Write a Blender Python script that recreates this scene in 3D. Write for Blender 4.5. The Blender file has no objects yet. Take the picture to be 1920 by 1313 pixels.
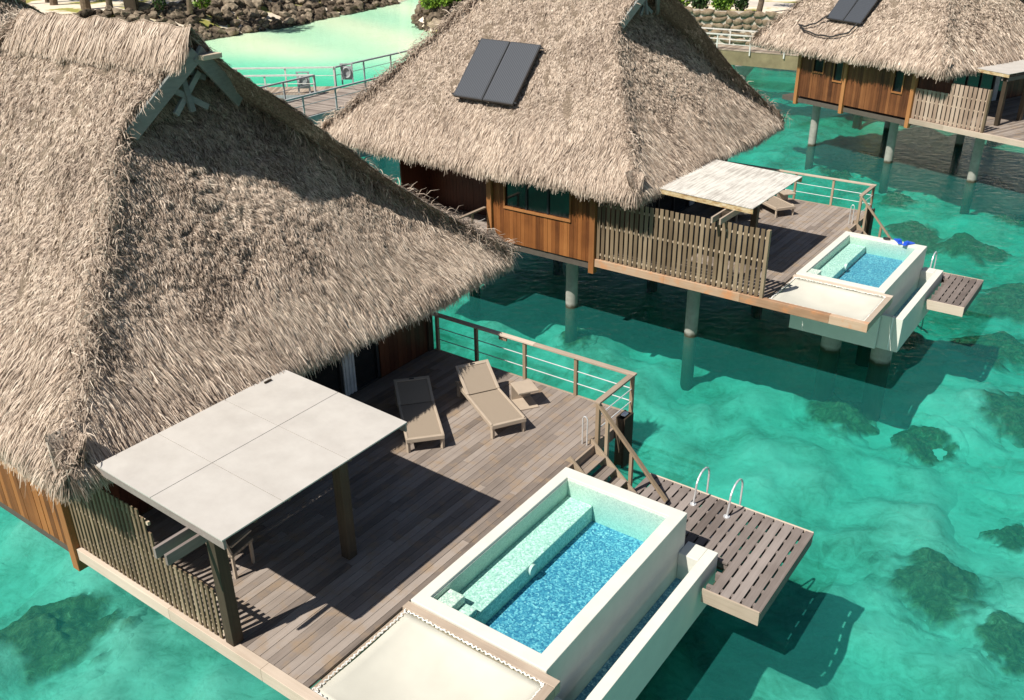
import bpy, math, random
import numpy as np
from mathutils import Vector, Matrix, noise
random.seed(7)
RNG = np.random.default_rng(7)
scene = bpy.context.scene
COL = scene.collection

# ------------------------------------------------------------------ camera, sky, sun
CAM_H = 9.316
cd = bpy.data.cameras.new('camera'); cam = bpy.data.objects.new('camera', cd); COL.objects.link(cam)
fw = Vector((0, 0.89345861, -0.44914553)); rt = Vector((0.99991983, -0.00568705, -0.01131291)); up = Vector((0.01266193, 0.44910952, 0.89338699))
M = Matrix((rt, up, -fw)).transposed().to_4x4(); M.translation = (0, 0, CAM_H)
cam.matrix_world = M
cd.sensor_width = 36; cd.lens = 36 * 1721.2 / 1920
cd.clip_start = 0.2; cd.clip_end = 2000
scene.camera = cam

SUN_TO = Vector((-0.614, -0.468, 1.0)).normalized()
world = bpy.data.worlds.new('World'); scene.world = world; world.use_nodes = True
wn = world.node_tree.nodes; wl = world.node_tree.links
sky = wn.new('ShaderNodeTexSky'); sky.sky_type = 'NISHITA'; sky.sun_disc = False
sky.sun_elevation = math.asin(SUN_TO.z); sky.sun_rotation = math.atan2(SUN_TO.x, SUN_TO.y)
sky.air_density = 1.0; sky.dust_density = 1.0; sky.ozone_density = 1.0
wn['Background'].inputs['Strength'].default_value = 0.052
wl.new(sky.outputs[0], wn['Background'].inputs[0])
sd = bpy.data.lights.new('sun', 'SUN'); sd.energy = 5.0; sd.angle = math.radians(0.5); sd.color = (1.0, 0.95, 0.87)
sun = bpy.data.objects.new('sun', sd); COL.objects.link(sun)
sun.rotation_euler = SUN_TO.to_track_quat('Z', 'Y').to_euler(); sun.location = (0, 0, 40)
scene.view_settings.view_transform = 'Standard'; scene.view_settings.look = 'None'
scene.view_settings.exposure = 0.38; scene.view_settings.gamma = 1.0
scene.cycles.transparent_max_bounces = 16; scene.cycles.max_bounces = 8

WATER_Z = -2.3

# ------------------------------------------------------------------ material helpers
MATS = {}
class NT:
    def __init__(s, name):
        s.m = bpy.data.materials.new(name); s.m.use_nodes = True
        s.t = s.m.node_tree; s.n = s.t.nodes; s.l = s.t.links
        s.b = s.n['Principled BSDF']; s.out = s.n['Material Output']; MATS[name] = s.m
    def new(s, typ, **kw):
        x = s.n.new(typ)
        for k, v in kw.items():
            if k in x.inputs.keys() if not k.startswith('_') else False: x.inputs[k].default_value = v
            else: setattr(x, k, v)
        return x
    def link(s, a, b): s.l.new(a, b)
    def coords(s, scale=(1, 1, 1), kind='Object', rot=(0, 0, 0)):
        tc = s.n.new('ShaderNodeTexCoord'); mp = s.n.new('ShaderNodeMapping')
        mp.inputs['Scale'].default_value = scale; mp.inputs['Rotation'].default_value = rot
        s.link(tc.outputs[kind], mp.inputs['Vector']); return mp.outputs[0]
    def noise(s, vec, scale, detail=4, rough=.55, dist=0):
        x = s.n.new('ShaderNodeTexNoise'); x.inputs['Scale'].default_value = scale
        x.inputs['Detail'].default_value = detail; x.inputs['Roughness'].default_value = rough
        x.inputs['Distortion'].default_value = dist
        s.link(vec, x.inputs['Vector']); return x.outputs['Fac']
    def attr(s, name='rnd'):
        x = s.n.new('ShaderNodeAttribute'); x.attribute_name = name; return x.outputs['Fac']
    def ramp(s, fac, stops, interp='LINEAR'):
        x = s.n.new('ShaderNodeValToRGB'); x.color_ramp.interpolation = interp
        e = x.color_ramp.elements
        while len(e) < len(stops): e.new(0.5)
        for el, (p, c) in zip(e, stops): el.position = p; el.color = (*c, 1) if len(c) == 3 else c
        s.link(fac, x.inputs[0]); return x.outputs[0]
    def math(s, op, a, b=0.0, clamp=False):
        x = s.n.new('ShaderNodeMath'); x.operation = op; x.use_clamp = clamp
        for i, q in enumerate((a, b)):
            if isinstance(q, (int, float)): x.inputs[i].default_value = q
            else: s.link(q, x.inputs[i])
        return x.outputs[0]
    def mix(s, fac, a, b, mode='MIX'):
        x = s.n.new('ShaderNodeMix'); x.data_type = 'RGBA'; x.blend_type = mode
        for i, q in ((0, fac), (6, a), (7, b)):
            if isinstance(q, (int, float)): x.inputs[i].default_value = q
            elif isinstance(q, tuple): x.inputs[i].default_value = (*q, 1)
            else: s.link(q, x.inputs[i])
        return x.outputs[2]
    def bump(s, h, strength=.3, dist=.02):
        x = s.n.new('ShaderNodeBump'); x.inputs['Strength'].default_value = strength; x.inputs['Distance'].default_value = dist
        s.link(h, x.inputs['Height']); s.link(x.outputs[0], s.b.inputs['Normal']); return x
    def color(s, c):
        if isinstance(c, tuple): s.b.inputs['Base Color'].default_value = (*c, 1)
        else: s.link(c, s.b.inputs['Base Color'])
    def rough(s, r, spec=.3):
        s.b.inputs['Roughness'].default_value = r; s.b.inputs['Specular IOR Level'].default_value = spec

def wood(name, dark, mid, light, axis='Y', fine=1.0, rough=.8, stain=None):
    n = NT(name)
    sc = {'X': (1.2, 26, 26), 'Y': (26, 1.2, 26), 'Z': (26, 26, 1.2)}[axis]
    v = n.coords(tuple(q * fine for q in sc))
    g = n.noise(v, 1.0, 6, .65, .4)
    big = n.noise(n.coords((1, 1, 1)), 1.3, 3)
    a = n.attr()
    f = n.math('ADD', n.math('MULTIPLY', a, .55), n.math('MULTIPLY', g, .5))
    f = n.math('ADD', f, n.math('MULTIPLY', n.math('SUBTRACT', big, .5), .5))
    f = n.math('SUBTRACT', f, .02)
    c = n.ramp(f, [(.12, dark), (.48, mid), (.9, light)])
    if stain:
        st = n.noise(n.coords((1, 1, 1)), 3.1, 5, .6)
        c = n.mix(n.math('MULTIPLY', n.ramp(st, [(.5, (0, 0, 0)), (.68, (1, 1, 1))]), .65), c, stain)
    n.color(c); n.rough(rough, .25); n.bump(g, .35, .006)
    return n.m

wood('deck_wood', (.125, .10, .083), (.235, .193, .163), (.36, .305, .262), 'Y', stain=(.30, .21, .13))
wood('deck_wood_x', (.12, .095, .08), (.25, .205, .175), (.40, .34, .29), 'X')
wood('slat_wood', (.10, .08, .07), (.185, .153, .136), (.31, .265, .24), 'Y')
wood('rail_wood', (.32, .25, .19), (.47, .38, .295), (.60, .50, .405), 'X')
wood('rail_wood_y', (.20, .15, .11), (.34, .265, .20), (.46, .38, .30), 'Y')
wood('post_wood', (.16, .11, .07), (.29, .215, .14), (.42, .33, .235), 'Z')
wood('dark_post', (.03, .022, .014), (.065, .048, .031), (.12, .09, .06), 'Z')
wood('fence_wood', (.10, .07, .042), (.20, .145, .088), (.32, .245, .16), 'Z')
wood('fence_wood_pink', (.24, .16, .115), (.38, .27, .20), (.52, .40, .31), 'Z')
wood('block_wood', (.34, .26, .18), (.50, .40, .29), (.62, .52, .40), 'X')
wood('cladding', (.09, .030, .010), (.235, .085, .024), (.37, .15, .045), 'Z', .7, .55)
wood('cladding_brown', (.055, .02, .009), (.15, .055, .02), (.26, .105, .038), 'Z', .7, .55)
wood('cladding_shaded', (.035, .012, .007), (.085, .027, .013), (.14, .05, .022), 'Z', .7, .55)  # darker copy of the cladding, shade put into the colour of unlit walls
wood('trim_wood', (.17, .065, .022), (.30, .125, .042), (.42, .19, .07), 'Z', .7, .55)
wood('beam_wood', (.26, .14, .075), (.42, .28, .18), (.56, .43, .31), 'X', stain=(.55, .23, .09))
wood('grey_wood', (.08, .085, .08), (.17, .18, .17), (.30, .31, .29), 'Y')
wood('stair_wood', (.15, .11, .075), (.27, .205, .14), (.42, .33, .235), 'Y')

def plain(name, col, rough=.6, spec=.3, metal=0, var=.12, nscale=6, bump=0):
    n = NT(name)
    f = n.noise(n.coords(), nscale, 5, .6)
    lo = tuple(max(0, q * (1 - var)) for q in col); hi = tuple(min(1, q * (1 + var)) for q in col)
    n.color(n.ramp(f, [(.3, lo), (.7, hi)])); n.rough(rough, spec); n.b.inputs['Metallic'].default_value = metal
    if bump: n.bump(n.noise(n.coords(), nscale * 8, 4), bump, .01)
    return n.m
plain('render_white', (.64, .63, .56), .6, .3, 0, .05, 2.5, .1)
plain('steel', (.78, .78, .78), .38, .5, .55, .08)
plain('rod_white', (.70, .72, .72), .35, .5, .3, .08)
n = NT('concrete')
g = n.noise(n.coords(), 3, 5, .6); geo = n.new('ShaderNodeNewGeometry'); sz = n.new('ShaderNodeSeparateXYZ'); n.link(geo.outputs['Position'], sz.inputs[0])
tide = n.math('DIVIDE', n.math('SUBTRACT', n.math('ADD', sz.outputs[2], n.math('MULTIPLY', n.noise(n.coords(), 6, 3), -.16)), -2.32), .10, clamp=True)
n.color(n.mix(tide, (.06, .055, .035), n.ramp(g, [(.3, (.26, .25, .22)), (.7, (.40, .385, .34))]))); n.rough(.85, .2); n.bump(g, .4, .01)
plain('concrete_beam', (.21, .175, .10), .9, .2, 0, .25, 1.2, .4)
plain('walk_rail', (.36, .37, .37), .6, .3, .1, .2)
plain('walk_rail_pale', (.62, .60, .55), .6, .3, .1, .15)
plain('lounger_frame', (.42, .34, .26), .55, .35, 0, .06)
plain('panel_frame', (.030, .032, .036), .45, .5, .2, .1)
plain('black_hose', (.02, .02, .02), .6, .3)
plain('rope', (.78, .77, .72), .8, .2)
plain('flipper_blue', (.02, .09, .55), .45, .4)
plain('under_dark', (.10, .085, .07), .9, .1)
plain('curtain', (.55, .58, .60), .9, .1)
plain('lamp_white', (.9, .9, .92), .4, .4)
plain('towel_pink', (.55, .25, .25), .9, .1)
plain('bark', (.16, .12, .085), .9, .1, 0, .35, 4, .6)
plain('pale_pave', (.56, .50, .43), .8, .2, 0, .1, 1)

# woven lounger mesh
n = NT('lounger_weave')
w1 = n.new('ShaderNodeTexWave'); w1.inputs['Scale'].default_value = 22; w1.bands_direction = 'X'
w2 = n.new('ShaderNodeTexWave'); w2.inputs['Scale'].default_value = 22; w2.bands_direction = 'Y'
v = n.coords(); n.link(v, w1.inputs[0]); n.link(v, w2.inputs[0])
wv = n.math('MULTIPLY', w1.outputs['Fac'], w2.outputs['Fac'])
n.color(n.ramp(wv, [(0, (.22, .175, .13)), (.6, (.44, .355, .27))])); n.rough(.75, .2)

# awning board with grime
n = NT('awning_board')
g = n.noise(n.coords((1, 1, 1)), 2.2, 6, .65); g2 = n.noise(n.coords((9, 1.2, 1)), 1.5, 4)
c = n.ramp(g, [(.25, (.44, .41, .375)), (.65, (.53, .50, .46))])
n.color(n.mix(n.math('MULTIPLY', g2, .18), c, (.5, .45, .38))); n.rough(.55, .3)
n = NT('awning_worn')
g = n.noise(n.coords((14, 1.0, 1), rot=(0, 0, math.radians(90))), 1.3, 5, .7); g2 = n.noise(n.coords(), 1.6, 5)
c = n.ramp(n.math('ADD', n.math('MULTIPLY', g, .7), n.math('MULTIPLY', g2, .3)), [(.38, (.36, .33, .29)), (.56, (.66, .63, .57))])
n.color(c); n.rough(.7, .2)
n = NT('awning_edge')
g = n.noise(n.coords((2.5, 2.5, 6)), 2.0, 6, .7)
n.color(n.ramp(g, [(.3, (.22, .10, .04)), (.5, (.50, .38, .20)), (.75, (.68, .62, .48))])); n.rough(.8, .2)
# net fabric
n = NT('net_fabric')
g = n.noise(n.coords(), 1.4, 3); g2 = n.noise(n.coords(), 160, 2)
n.color(n.mix(n.math('MULTIPLY', g2, .25), n.ramp(g, [(.3, (.52, .50, .43)), (.7, (.60, .58, .50))]), (.45, .44, .38))); n.rough(.9, .1)
n.bump(g2, .4, .003)

# thatch
n = NT('thatch')
a = n.attr(); big = n.noise(n.coords(), .55, 4, .6); fine = n.noise(n.coords(), 16, 3)
f = n.math('ADD', n.math('MULTIPLY', a, .80), n.math('MULTIPLY', n.math('SUBTRACT', big, .5), .55))
f = n.math('ADD', f, n.math('MULTIPLY', n.math('SUBTRACT', fine, .5), .3))
n.color(n.ramp(f, [(.0, (.11, .083, .062)), (.2, (.32, .245, .19)), (.5, (.60, .485, .385)), (.85, (.85, .735, .605))]))
n.rough(.75, .2)
tl = n.new('ShaderNodeBsdfTranslucent'); mx = n.new('ShaderNodeMixShader'); mx.inputs[0].default_value = .22
n.link(n.b.inputs['Base Color'].links[0].from_socket, tl.inputs[0]); n.link(n.b.outputs[0], mx.inputs[1]); n.link(tl.outputs[0], mx.inputs[2]); n.link(mx.outputs[0], n.out.inputs['Surface'])
n = NT('thatch_base')  # underlayer coloured dark so the gaps between strands look shaded
g = n.noise(n.coords(), 20, 4); n.color(n.ramp(g, [(.3, (.10, .076, .056)), (.7, (.30, .235, .175))])); n.rough(.95, .05); n.bump(g, 1, .05)

# solar collector
n = NT('collector')
w1 = n.new('ShaderNodeTexWave'); w1.inputs['Scale'].default_value = 5.2; w1.bands_direction = 'X'; n.link(n.coords(), w1.inputs[0])
n.color(n.ramp(w1.outputs['Fac'], [(.0, (.012, .014, .018)), (.2, (.045, .05, .06)), (1, (.07, .077, .09))])); n.rough(.5, .3)

# glass (dark house glazing)
n = NT('window_glass'); n.color((.02, .022, .022)); n.rough(.06, .6)

# mosaic tile for the pools, with water sparkle painted in as the palest tiles
def mosaic(name, stops, scale=42, lift=0):
    n = NT(name)
    v = n.new('ShaderNodeTexVoronoi'); v.inputs['Scale'].default_value = scale; v.inputs['Randomness'].default_value = .75
    dn = n.new('ShaderNodeTexNoise'); dn.inputs['Scale'].default_value = 5; n.link(n.coords(), dn.inputs['Vector'])
    n.link(n.mix(.06, n.coords(), dn.outputs['Color']), v.inputs['Vector'])
    sep = n.new('ShaderNodeSeparateColor'); n.link(v.outputs['Color'], sep.inputs[0])
    g = n.noise(n.coords(), 5, 4)
    f = n.math('ADD', n.math('MULTIPLY', sep.outputs[0], .9), n.math('MULTIPLY', n.math('SUBTRACT', g, .5), .2))
    n.color(n.ramp(f, stops)); n.rough(.4, .3)
mosaic('mosaic_blue', [(.0, (.05, .15, .27)), (.3, (.08, .23, .37)), (.6, (.15, .34, .46)), (.85, (.30, .50, .58)), (1, (.8, .86, .86))])
mosaic('mosaic_pale', [(.0, (.34, .46, .40)), (.35, (.48, .60, .51)), (.75, (.66, .73, .62)), (1, (.9, .92, .82))])
mosaic('mosaic_wall', [(.0, (.40, .50, .43)), (.5, (.52, .61, .52)), (1, (.60, .68, .59))], 60)

def water_mat(name, density, absorb, ripple, amp, milk=None, milk_amt=0.0, clear_shore=False):
    n = NT(name); n.n.remove(n.b)
    tr = n.new('ShaderNodeBsdfTransparent'); gl = n.new('ShaderNodeBsdfGlossy'); gl.inputs['Roughness'].default_value = .03
    fr = n.new('ShaderNodeFresnel'); fr.inputs['IOR'].default_value = 1.33
    v = n.coords((1, 1, 1))
    a = n.noise(v, ripple, 5, .62, .6); b = n.noise(n.coords((1, 1.7, 1), rot=(0, 0, .5)), ripple * .33, 3, .5, .3)
    h = n.math('ADD', a, n.math('MULTIPLY', b, 1.8))
    bp = n.new('ShaderNodeBump'); bp.inputs['Strength'].default_value = 1; bp.inputs['Distance'].default_value = amp
    n.link(h, bp.inputs['Height']); n.link(bp.outputs[0], gl.inputs['Normal']); n.link(bp.outputs[0], fr.inputs['Normal'])
    base = tr.outputs[0]
    if milk:
        df = n.new('ShaderNodeBsdfDiffuse'); df.inputs[0].default_value = (*milk, 1); n.link(bp.outputs[0], df.inputs['Normal'])
        m2 = n.new('ShaderNodeMixShader'); m2.inputs[0].default_value = milk_amt
        if clear_shore:      # the water is clear over the sand shallows by the beach
            sx = n.new('ShaderNodeSeparateXYZ'); n.link(n.coords(), sx.inputs[0])
            t1 = n.math('DIVIDE', n.math('SUBTRACT', n.math('ADD', sx.outputs[1], n.math('MULTIPLY', sx.outputs[0], .25)), 48), 22, clamp=True)
            t2 = n.math('SUBTRACT', 1.0, n.math('DIVIDE', n.math('ADD', sx.outputs[0], 2.0), 11, clamp=True))
            murk = n.math('ADD', .75, n.math('MULTIPLY', n.noise(n.coords(), .5, 4, .6, .8), .5))
            n.link(n.math('MULTIPLY', n.math('MULTIPLY', n.math('SUBTRACT', 1.0, n.math('MULTIPLY', n.math('MULTIPLY', t1, t2), .85)), milk_amt), murk), m2.inputs[0])
        n.link(base, m2.inputs[1]); n.link(df.outputs[0], m2.inputs[2]); base = m2.outputs[0]
    ms = n.new('ShaderNodeMixShader'); n.link(n.math('MULTIPLY', fr.outputs[0], .7), ms.inputs[0]); n.link(base, ms.inputs[1]); n.link(gl.outputs[0], ms.inputs[2])
    n.link(ms.outputs[0], n.out.inputs['Surface'])
    va = n.new('ShaderNodeVolumeAbsorption'); va.inputs[0].default_value = (*absorb, 1); va.inputs['Density'].default_value = density
    n.link(va.outputs[0], n.out.inputs['Volume'])
    n.m.cycles.homogeneous_volume = True
    return n.m
water_mat('lagoon_water', .60, (.13, .87, .81), 6.5, .018, (.03, .29, .26), .20, True)
water_mat('pool_water', .6, (.30, .96, .96), 9, .008)

# seabed
def sand_col(n, v):
    a = n.noise(v, .35, 6, .62, 1.2); b = n.noise(v, 2.2, 7, .72, 1.6); c3 = n.noise(v, .11, 3, .5, .5)
    f = n.math('ADD', n.math('MULTIPLY', a, .62), n.math('MULTIPLY', b, .38)); f = n.math('ADD', f, n.math('MULTIPLY', n.math('SUBTRACT', c3, .5), .35))
    return n.ramp(f, [(.30, (.13, .15, .10)), (.42, (.36, .38, .31)), (.53, (.58, .57, .50)), (.70, (.76, .745, .68))])
def wpos(n): g_ = n.new('ShaderNodeNewGeometry'); return g_.outputs['Position']
n = NT('seabed_sand')
v = wpos(n)
a = n.noise(v, .35, 6, .62, 1.2); b = n.noise(v, 2.2, 7, .72, 1.6); c3 = n.noise(v, .11, 3, .5, .5)
f = n.math('ADD', n.math('MULTIPLY', a, .62), n.math('MULTIPLY', b, .38))
f = n.math('ADD', f, n.math('MULTIPLY', n.math('SUBTRACT', c3, .5), .35))
col = n.ramp(f, [(.30, (.13, .15, .10)), (.42, (.36, .38, .31)), (.53, (.58, .57, .50)), (.70, (.76, .745, .68))])
sx = n.new('ShaderNodeSeparateXYZ'); n.link(v, sx.inputs[0])
t1 = n.math('DIVIDE', n.math('SUBTRACT', n.math('ADD', sx.outputs[1], n.math('MULTIPLY', sx.outputs[0], .25)), 50), 14, clamp=True)
t2 = n.math('SUBTRACT', 1.0, n.math('DIVIDE', n.math('ADD', sx.outputs[0], 2.0), 11, clamp=True))
col = n.mix(n.math('MULTIPLY', n.math('MULTIPLY', t1, t2), .88), col, (.92, .86, .62))
n.color(col); n.rough(1, 0)
n = NT('coral_mat')
v = n.coords(); g = n.noise(v, 3.5, 8, .75, 1.4)
cc = n.ramp(g, [(.3, (.04, .04, .02)), (.48, (.12, .105, .05)), (.6, (.22, .19, .095)), (.74, (.42, .37, .24))]); n.color(n.mix(n.attr(), sand_col(n, wpos(n)), cc)); n.rough(1, 0); n.bump(g, .6, .08)
# beach
n = NT('beach_sand')
v = n.coords(); g = n.noise(v, .22, 6, .6, .4); g2 = n.noise(v, 2.5, 4)
sandc = n.ramp(g2, [(.3, (.62, .52, .40)), (.7, (.76, .67, .54))])
grass = n.ramp(g2, [(.3, (.20, .22, .05)), (.7, (.42, .36, .12))])
n.color(n.mix(n.ramp(g, [(.50, (0, 0, 0)), (.56, (1, 1, 1))]), sandc, grass)); n.rough(1, .05); n.bump(g2, .5, .05)
for nm, st in (('rock_dark', [(.3, (.05, .038, .028)), (.5, (.16, .125, .09)), (.75, (.36, .29, .21))]),
               ('rock_warm', [(.3, (.10, .07, .045)), (.5, (.20, .15, .10)), (.75, (.33, .26, .18))])):
    n = NT(nm); g = n.noise(n.coords(), 2.5, 6, .7); oi = n.new('ShaderNodeObjectInfo')
    f = n.math('ADD', g, n.math('MULTIPLY', n.math('SUBTRACT', oi.outputs['Random'], .5), .3))
    n.color(n.ramp(f, st)); n.rough(.95, .1); n.bump(g, .8, .1)
plain('mortar', (.46, .40, .33), .9, .1, 0, .15, 4)
n = NT('leaf'); a = n.attr(); n.color(n.ramp(a, [(0, (.04, .09, .012)), (.5, (.12, .22, .02)), (1, (.28, .40, .05))])); n.rough(.55, .3)
n = NT('leaf_dark'); a = n.attr(); n.color(n.ramp(a, [(0, (.012, .03, .01)), (.5, (.035, .075, .018)), (1, (.08, .13, .03))])); n.rough(.6, .3)

# ------------------------------------------------------------------ mesh helpers
class MB:
    def __init__(s): s.v = []; s.f = []; s.r = []
    def add(s, vs, fs, r=None):
        o = len(s.v); r = random.random() if r is None else r
        s.v += [tuple(q) for q in vs]; s.f += [tuple(i + o for i in f) for f in fs]; s.r += [r] * len(vs); return s
    def box(s, x0, x1, y0, y1, z0, z1, r=None):
        vs = [(x, y, z) for z in (z0, z1) for y in (y0, y1) for x in (x0, x1)]
        return s.add(vs, [(0, 2, 3, 1), (4, 5, 7, 6), (0, 1, 5, 4), (2, 6, 7, 3), (0, 4, 6, 2), (1, 3, 7, 5)], r)
    def beam(s, p0, p1, w, h, side=None, r=None):
        p0, p1 = Vector(p0), Vector(p1); d = (p1 - p0).normalized()
        sd_ = Vector(side) if side else d.cross(Vector((0, 0, 1)))
        if sd_.length < 1e-4: sd_ = Vector((1, 0, 0))
        sd_ = (sd_ - d * sd_.dot(d)).normalized(); u = sd_.cross(d)
        vs = [p + sd_ * (a * w / 2) + u * (b * h / 2) for p in (p0, p1) for b in (-1, 1) for a in (-1, 1)]
        return s.add(vs, [(0, 1, 3, 2), (4, 6, 7, 5), (0, 4, 5, 1), (2, 3, 7, 6), (0, 2, 6, 4), (1, 5, 7, 3)], r)
    def tube(s, pts, rad, seg=10, cap=True, r=None, rads=None):
        pts = [Vector(p) for p in pts]; vs = []; fs = []; nrm = None
        for i, p in enumerate(pts):
            d = (pts[min(i + 1, len(pts) - 1)] - pts[max(i - 1, 0)]).normalized()
            if nrm is None:
                nrm = d.cross(Vector((0, 0, 1)));
                if nrm.length < 1e-3: nrm = Vector((1, 0, 0))
            nrm = (nrm - d * nrm.dot(d)).normalized(); bn = d.cross(nrm); R = rads[i] if rads else rad
            for k in range(seg):
                a = 2 * math.pi * k / seg; vs.append(p + nrm * (math.cos(a) * R) + bn * (math.sin(a) * R))
        for i in range(len(pts) - 1):
            for k in range(seg):
                a, b = i * seg + k, i * seg + (k + 1) % seg; fs.append((a, b, b + seg, a + seg))
        if cap: fs.append(tuple(reversed(range(seg)))); fs.append(tuple(range((len(pts) - 1) * seg, len(pts) * seg)))
        return s.add(vs, fs, r)
    def prism(s, poly, z0, z1, r=None):
        k = len(poly); vs = [(x, y, z0) for x, y in poly] + [(x, y, z1) for x, y in poly]
        return s.add(vs, [tuple(reversed(range(k))), tuple(range(k, 2 * k))] + [(i, (i + 1) % k, (i + 1) % k + k, i + k) for i in range(k)], r)

class Frame:
    def __init__(s, t, r, sc=1.0, z=0.0): s.t = t; s.r = r; s.s = sc; s.z = z
    def world(s, p):
        c, q = math.cos(s.r), math.sin(s.r); x, y = p[0] * s.s, p[1] * s.s
        return Vector((s.t[0] + c * x - q * y, s.t[1] + q * x + c * y, p[2] + s.z))
W0 = Frame((0, 0), 0)
PARENT = {}   # empty -> (frame, local origin)
def tag(o, label, cat, group=None, kind=None):
    if label: o['label'] = label
    if cat: o['category'] = cat
    if group: o['group'] = group
    if kind: o['kind'] = kind
    return o
def thing(name, label, cat, F, loc, group=None):
    o = bpy.data.objects.new(name, None); COL.objects.link(o); o.empty_display_size = .2
    o.location = F.world(loc); o.rotation_euler = (0, 0, F.r)
    PARENT[o.name] = (F, Vector(loc)); return tag(o, label, cat, group)
def mesh_obj(name, V, Fc, mat, rnd=None, smooth=False, mats=None, mi=None):
    me = bpy.data.meshes.new(name); me.from_pydata(V, [], Fc)
    if rnd is not None:
        at = me.attributes.new('rnd', 'FLOAT', 'POINT'); at.data.foreach_set('value', np.array(rnd, np.float32))
    for m in (mats or [mat]): me.materials.append(MATS[m])
    if mi is not None: me.polygons.foreach_set('material_index', mi)
    if smooth: me.polygons.foreach_set('use_smooth', [True] * len(me.polygons))
    me.update(); o = bpy.data.objects.new(name, me); COL.objects.link(o); return o
def part(name, mb, mat, parent, bevel=0, smooth=False, label=None):
    """parent is a thing's Empty; mb is in the frame's local coordinates"""
    root = parent
    while root.name not in PARENT: root = root.parent
    F, L = PARENT[root.name]
    V = [((x - L[0]) * F.s, (y - L[1]) * F.s, z - L[2]) for x, y, z in mb.v]
    o = mesh_obj(name, V, mb.f, mat, mb.r, smooth)
    o.parent = parent
    if bevel:
        b = o.modifiers.new('b', 'BEVEL'); b.width = bevel; b.segments = 2; b.limit_method = 'ANGLE'
    if label: o['label'] = label
    return o
def single(name, mb, mat, label, cat, F, loc, group=None, bevel=0, smooth=False, kind=None):
    L = Vector(loc)
    V = [((x - L[0]) * F.s, (y - L[1]) * F.s, z - L[2]) for x, y, z in mb.v]
    o = mesh_obj(name, V, mb.f, mat, mb.r, smooth); o.location = F.world(loc); o.rotation_euler = (0, 0, F.r)
    if bevel:
        b = o.modifiers.new('b', 'BEVEL'); b.width = bevel; b.segments = 2; b.limit_method = 'ANGLE'
    return tag(o, label, cat, group, kind)

# ------------------------------------------------------------------ setting: seabed, water, land
def sstep(a, b, x):
    t = np.clip((x - a) / (b - a), 0, 1); return t * t * (3 - 2 * t)
def seabed_h(x, y):
    h = -4.0 + .25 * np.sin(x * .23 + 1) * np.cos(y * .19) + .12 * np.sin(x * .7 + y * .5) + .07 * np.sin(x * 1.9 - y * 1.3)
    shallow = sstep(50, 74, y + .25 * x) * (1 - sstep(-2, 9, x))
    h = h * (1 - shallow) + (-2.40 + .04 * np.sin(x * .5 + y * .3)) * shallow
    return h
nx, ny = 180, 160
xs = np.linspace(-90, 90, nx); ys = np.linspace(-12, 150, ny)
X, Y = np.meshgrid(xs, ys); Z = seabed_h(X, Y)
V = np.stack([X.ravel(), Y.ravel(), Z.ravel()], 1).tolist()
Fc = [(j * nx + i, j * nx + i + 1, (j + 1) * nx + i + 1, (j + 1) * nx + i) for j in range(ny - 1) for i in range(nx - 1)]
o = mesh_obj('seabed', V, Fc, 'seabed_sand', smooth=True); o['kind'] = 'structure'
def relief(x, y):
    p = Vector((x * .55, y * .55, 3.7)); return .30 * noise.fractal(p, .8, 2.1, 5) + .05 * noise.noise(p * 5)
nx, ny = 230, 300
xs = np.linspace(-14, 30, nx); ys = np.linspace(5, 66, ny)
V = []
for j, y in enumerate(ys):
    for i, x in enumerate(xs):
        e = min(1, (x + 14) / 3, (30 - x) / 3, (y - 5) / 3, (66 - y) / 3); V.append((x, y, float(seabed_h(x, y)) + e * (.12 + relief(x, y)) - (1 - e) * .25))
Fc = [(j * nx + i, j * nx + i + 1, (j + 1) * nx + i + 1, (j + 1) * nx + i) for j in range(ny - 1) for i in range(nx - 1)]
o = mesh_obj('seabed', V, Fc, 'seabed_sand', smooth=True); o['kind'] = 'structure'
mb = MB(); mb.box(-300, 300, -60, 600, -4.9, WATER_Z)
o = mesh_obj('lagoon_water', mb.v, mb.f, 'lagoon_water'); o['kind'] = 'structure'
mb = MB(); mb.box(-1500, 1500, -300, 3000, -6.0, -5.2)
o = mesh_obj('ground', mb.v, mb.f, 'seabed_sand'); o['kind'] = 'structure'

def land(name, line, depth_dir, run, ztop):
    """line: waterline polyline (x,y); land lies on the depth_dir side, sloping up over 'run' metres"""
    V = []; Fc = []; N = len(line)
    rows = [(-.35, -3.4), (0, WATER_Z - .15), (run * .5, -1.2), (run, ztop), (run + 3, ztop + .1), (400, ztop + .5)]
    for d, z in rows:
        for i, (x, y) in enumerate(line):
            a = Vector(line[max(i - 1, 0)]); b = Vector(line[min(i + 1, N - 1)]); t = (b - a).normalized(); nn = Vector((-t.y, t.x)) * depth_dir
            if d > 50: V.append((x * 1.0 + nn.x * 5 + (0 if abs(x) < 30 else math.copysign(60, x)), 620, z))
            else: V.append((x + nn.x * d, y + nn.y * d, z))
    for r in range(len(rows) - 1):
        for i in range(N - 1):
            Fc.append((r * N + i, r * N + i + 1, (r + 1) * N + i + 1, (r + 1) * N + i))
    o = mesh_obj(name, V, Fc, 'beach_sand'); o['kind'] = 'structure'; return o
L1 = [(-75, 58), (-60, 64), (-45, 72), (-35, 79), (-26.4, 85.4), (-20.5, 94.9), (-17, 103), (-12.4, 113), (-10, 125), (-10, 140)]
L2 = [(-9.5, 132), (-9.8, 112), (-9.2, 94), (-7.5, 88.6), (-4.5, 87.0), (2, 86), (8, 83.5), (13.3, 81.3), (20, 76.3), (28, 71), (45, 62), (75, 48)]
land('beach', L1, 1, 5.5, 0.0)
land('beach', L2, 1, 3.0, 0.0)

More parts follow.
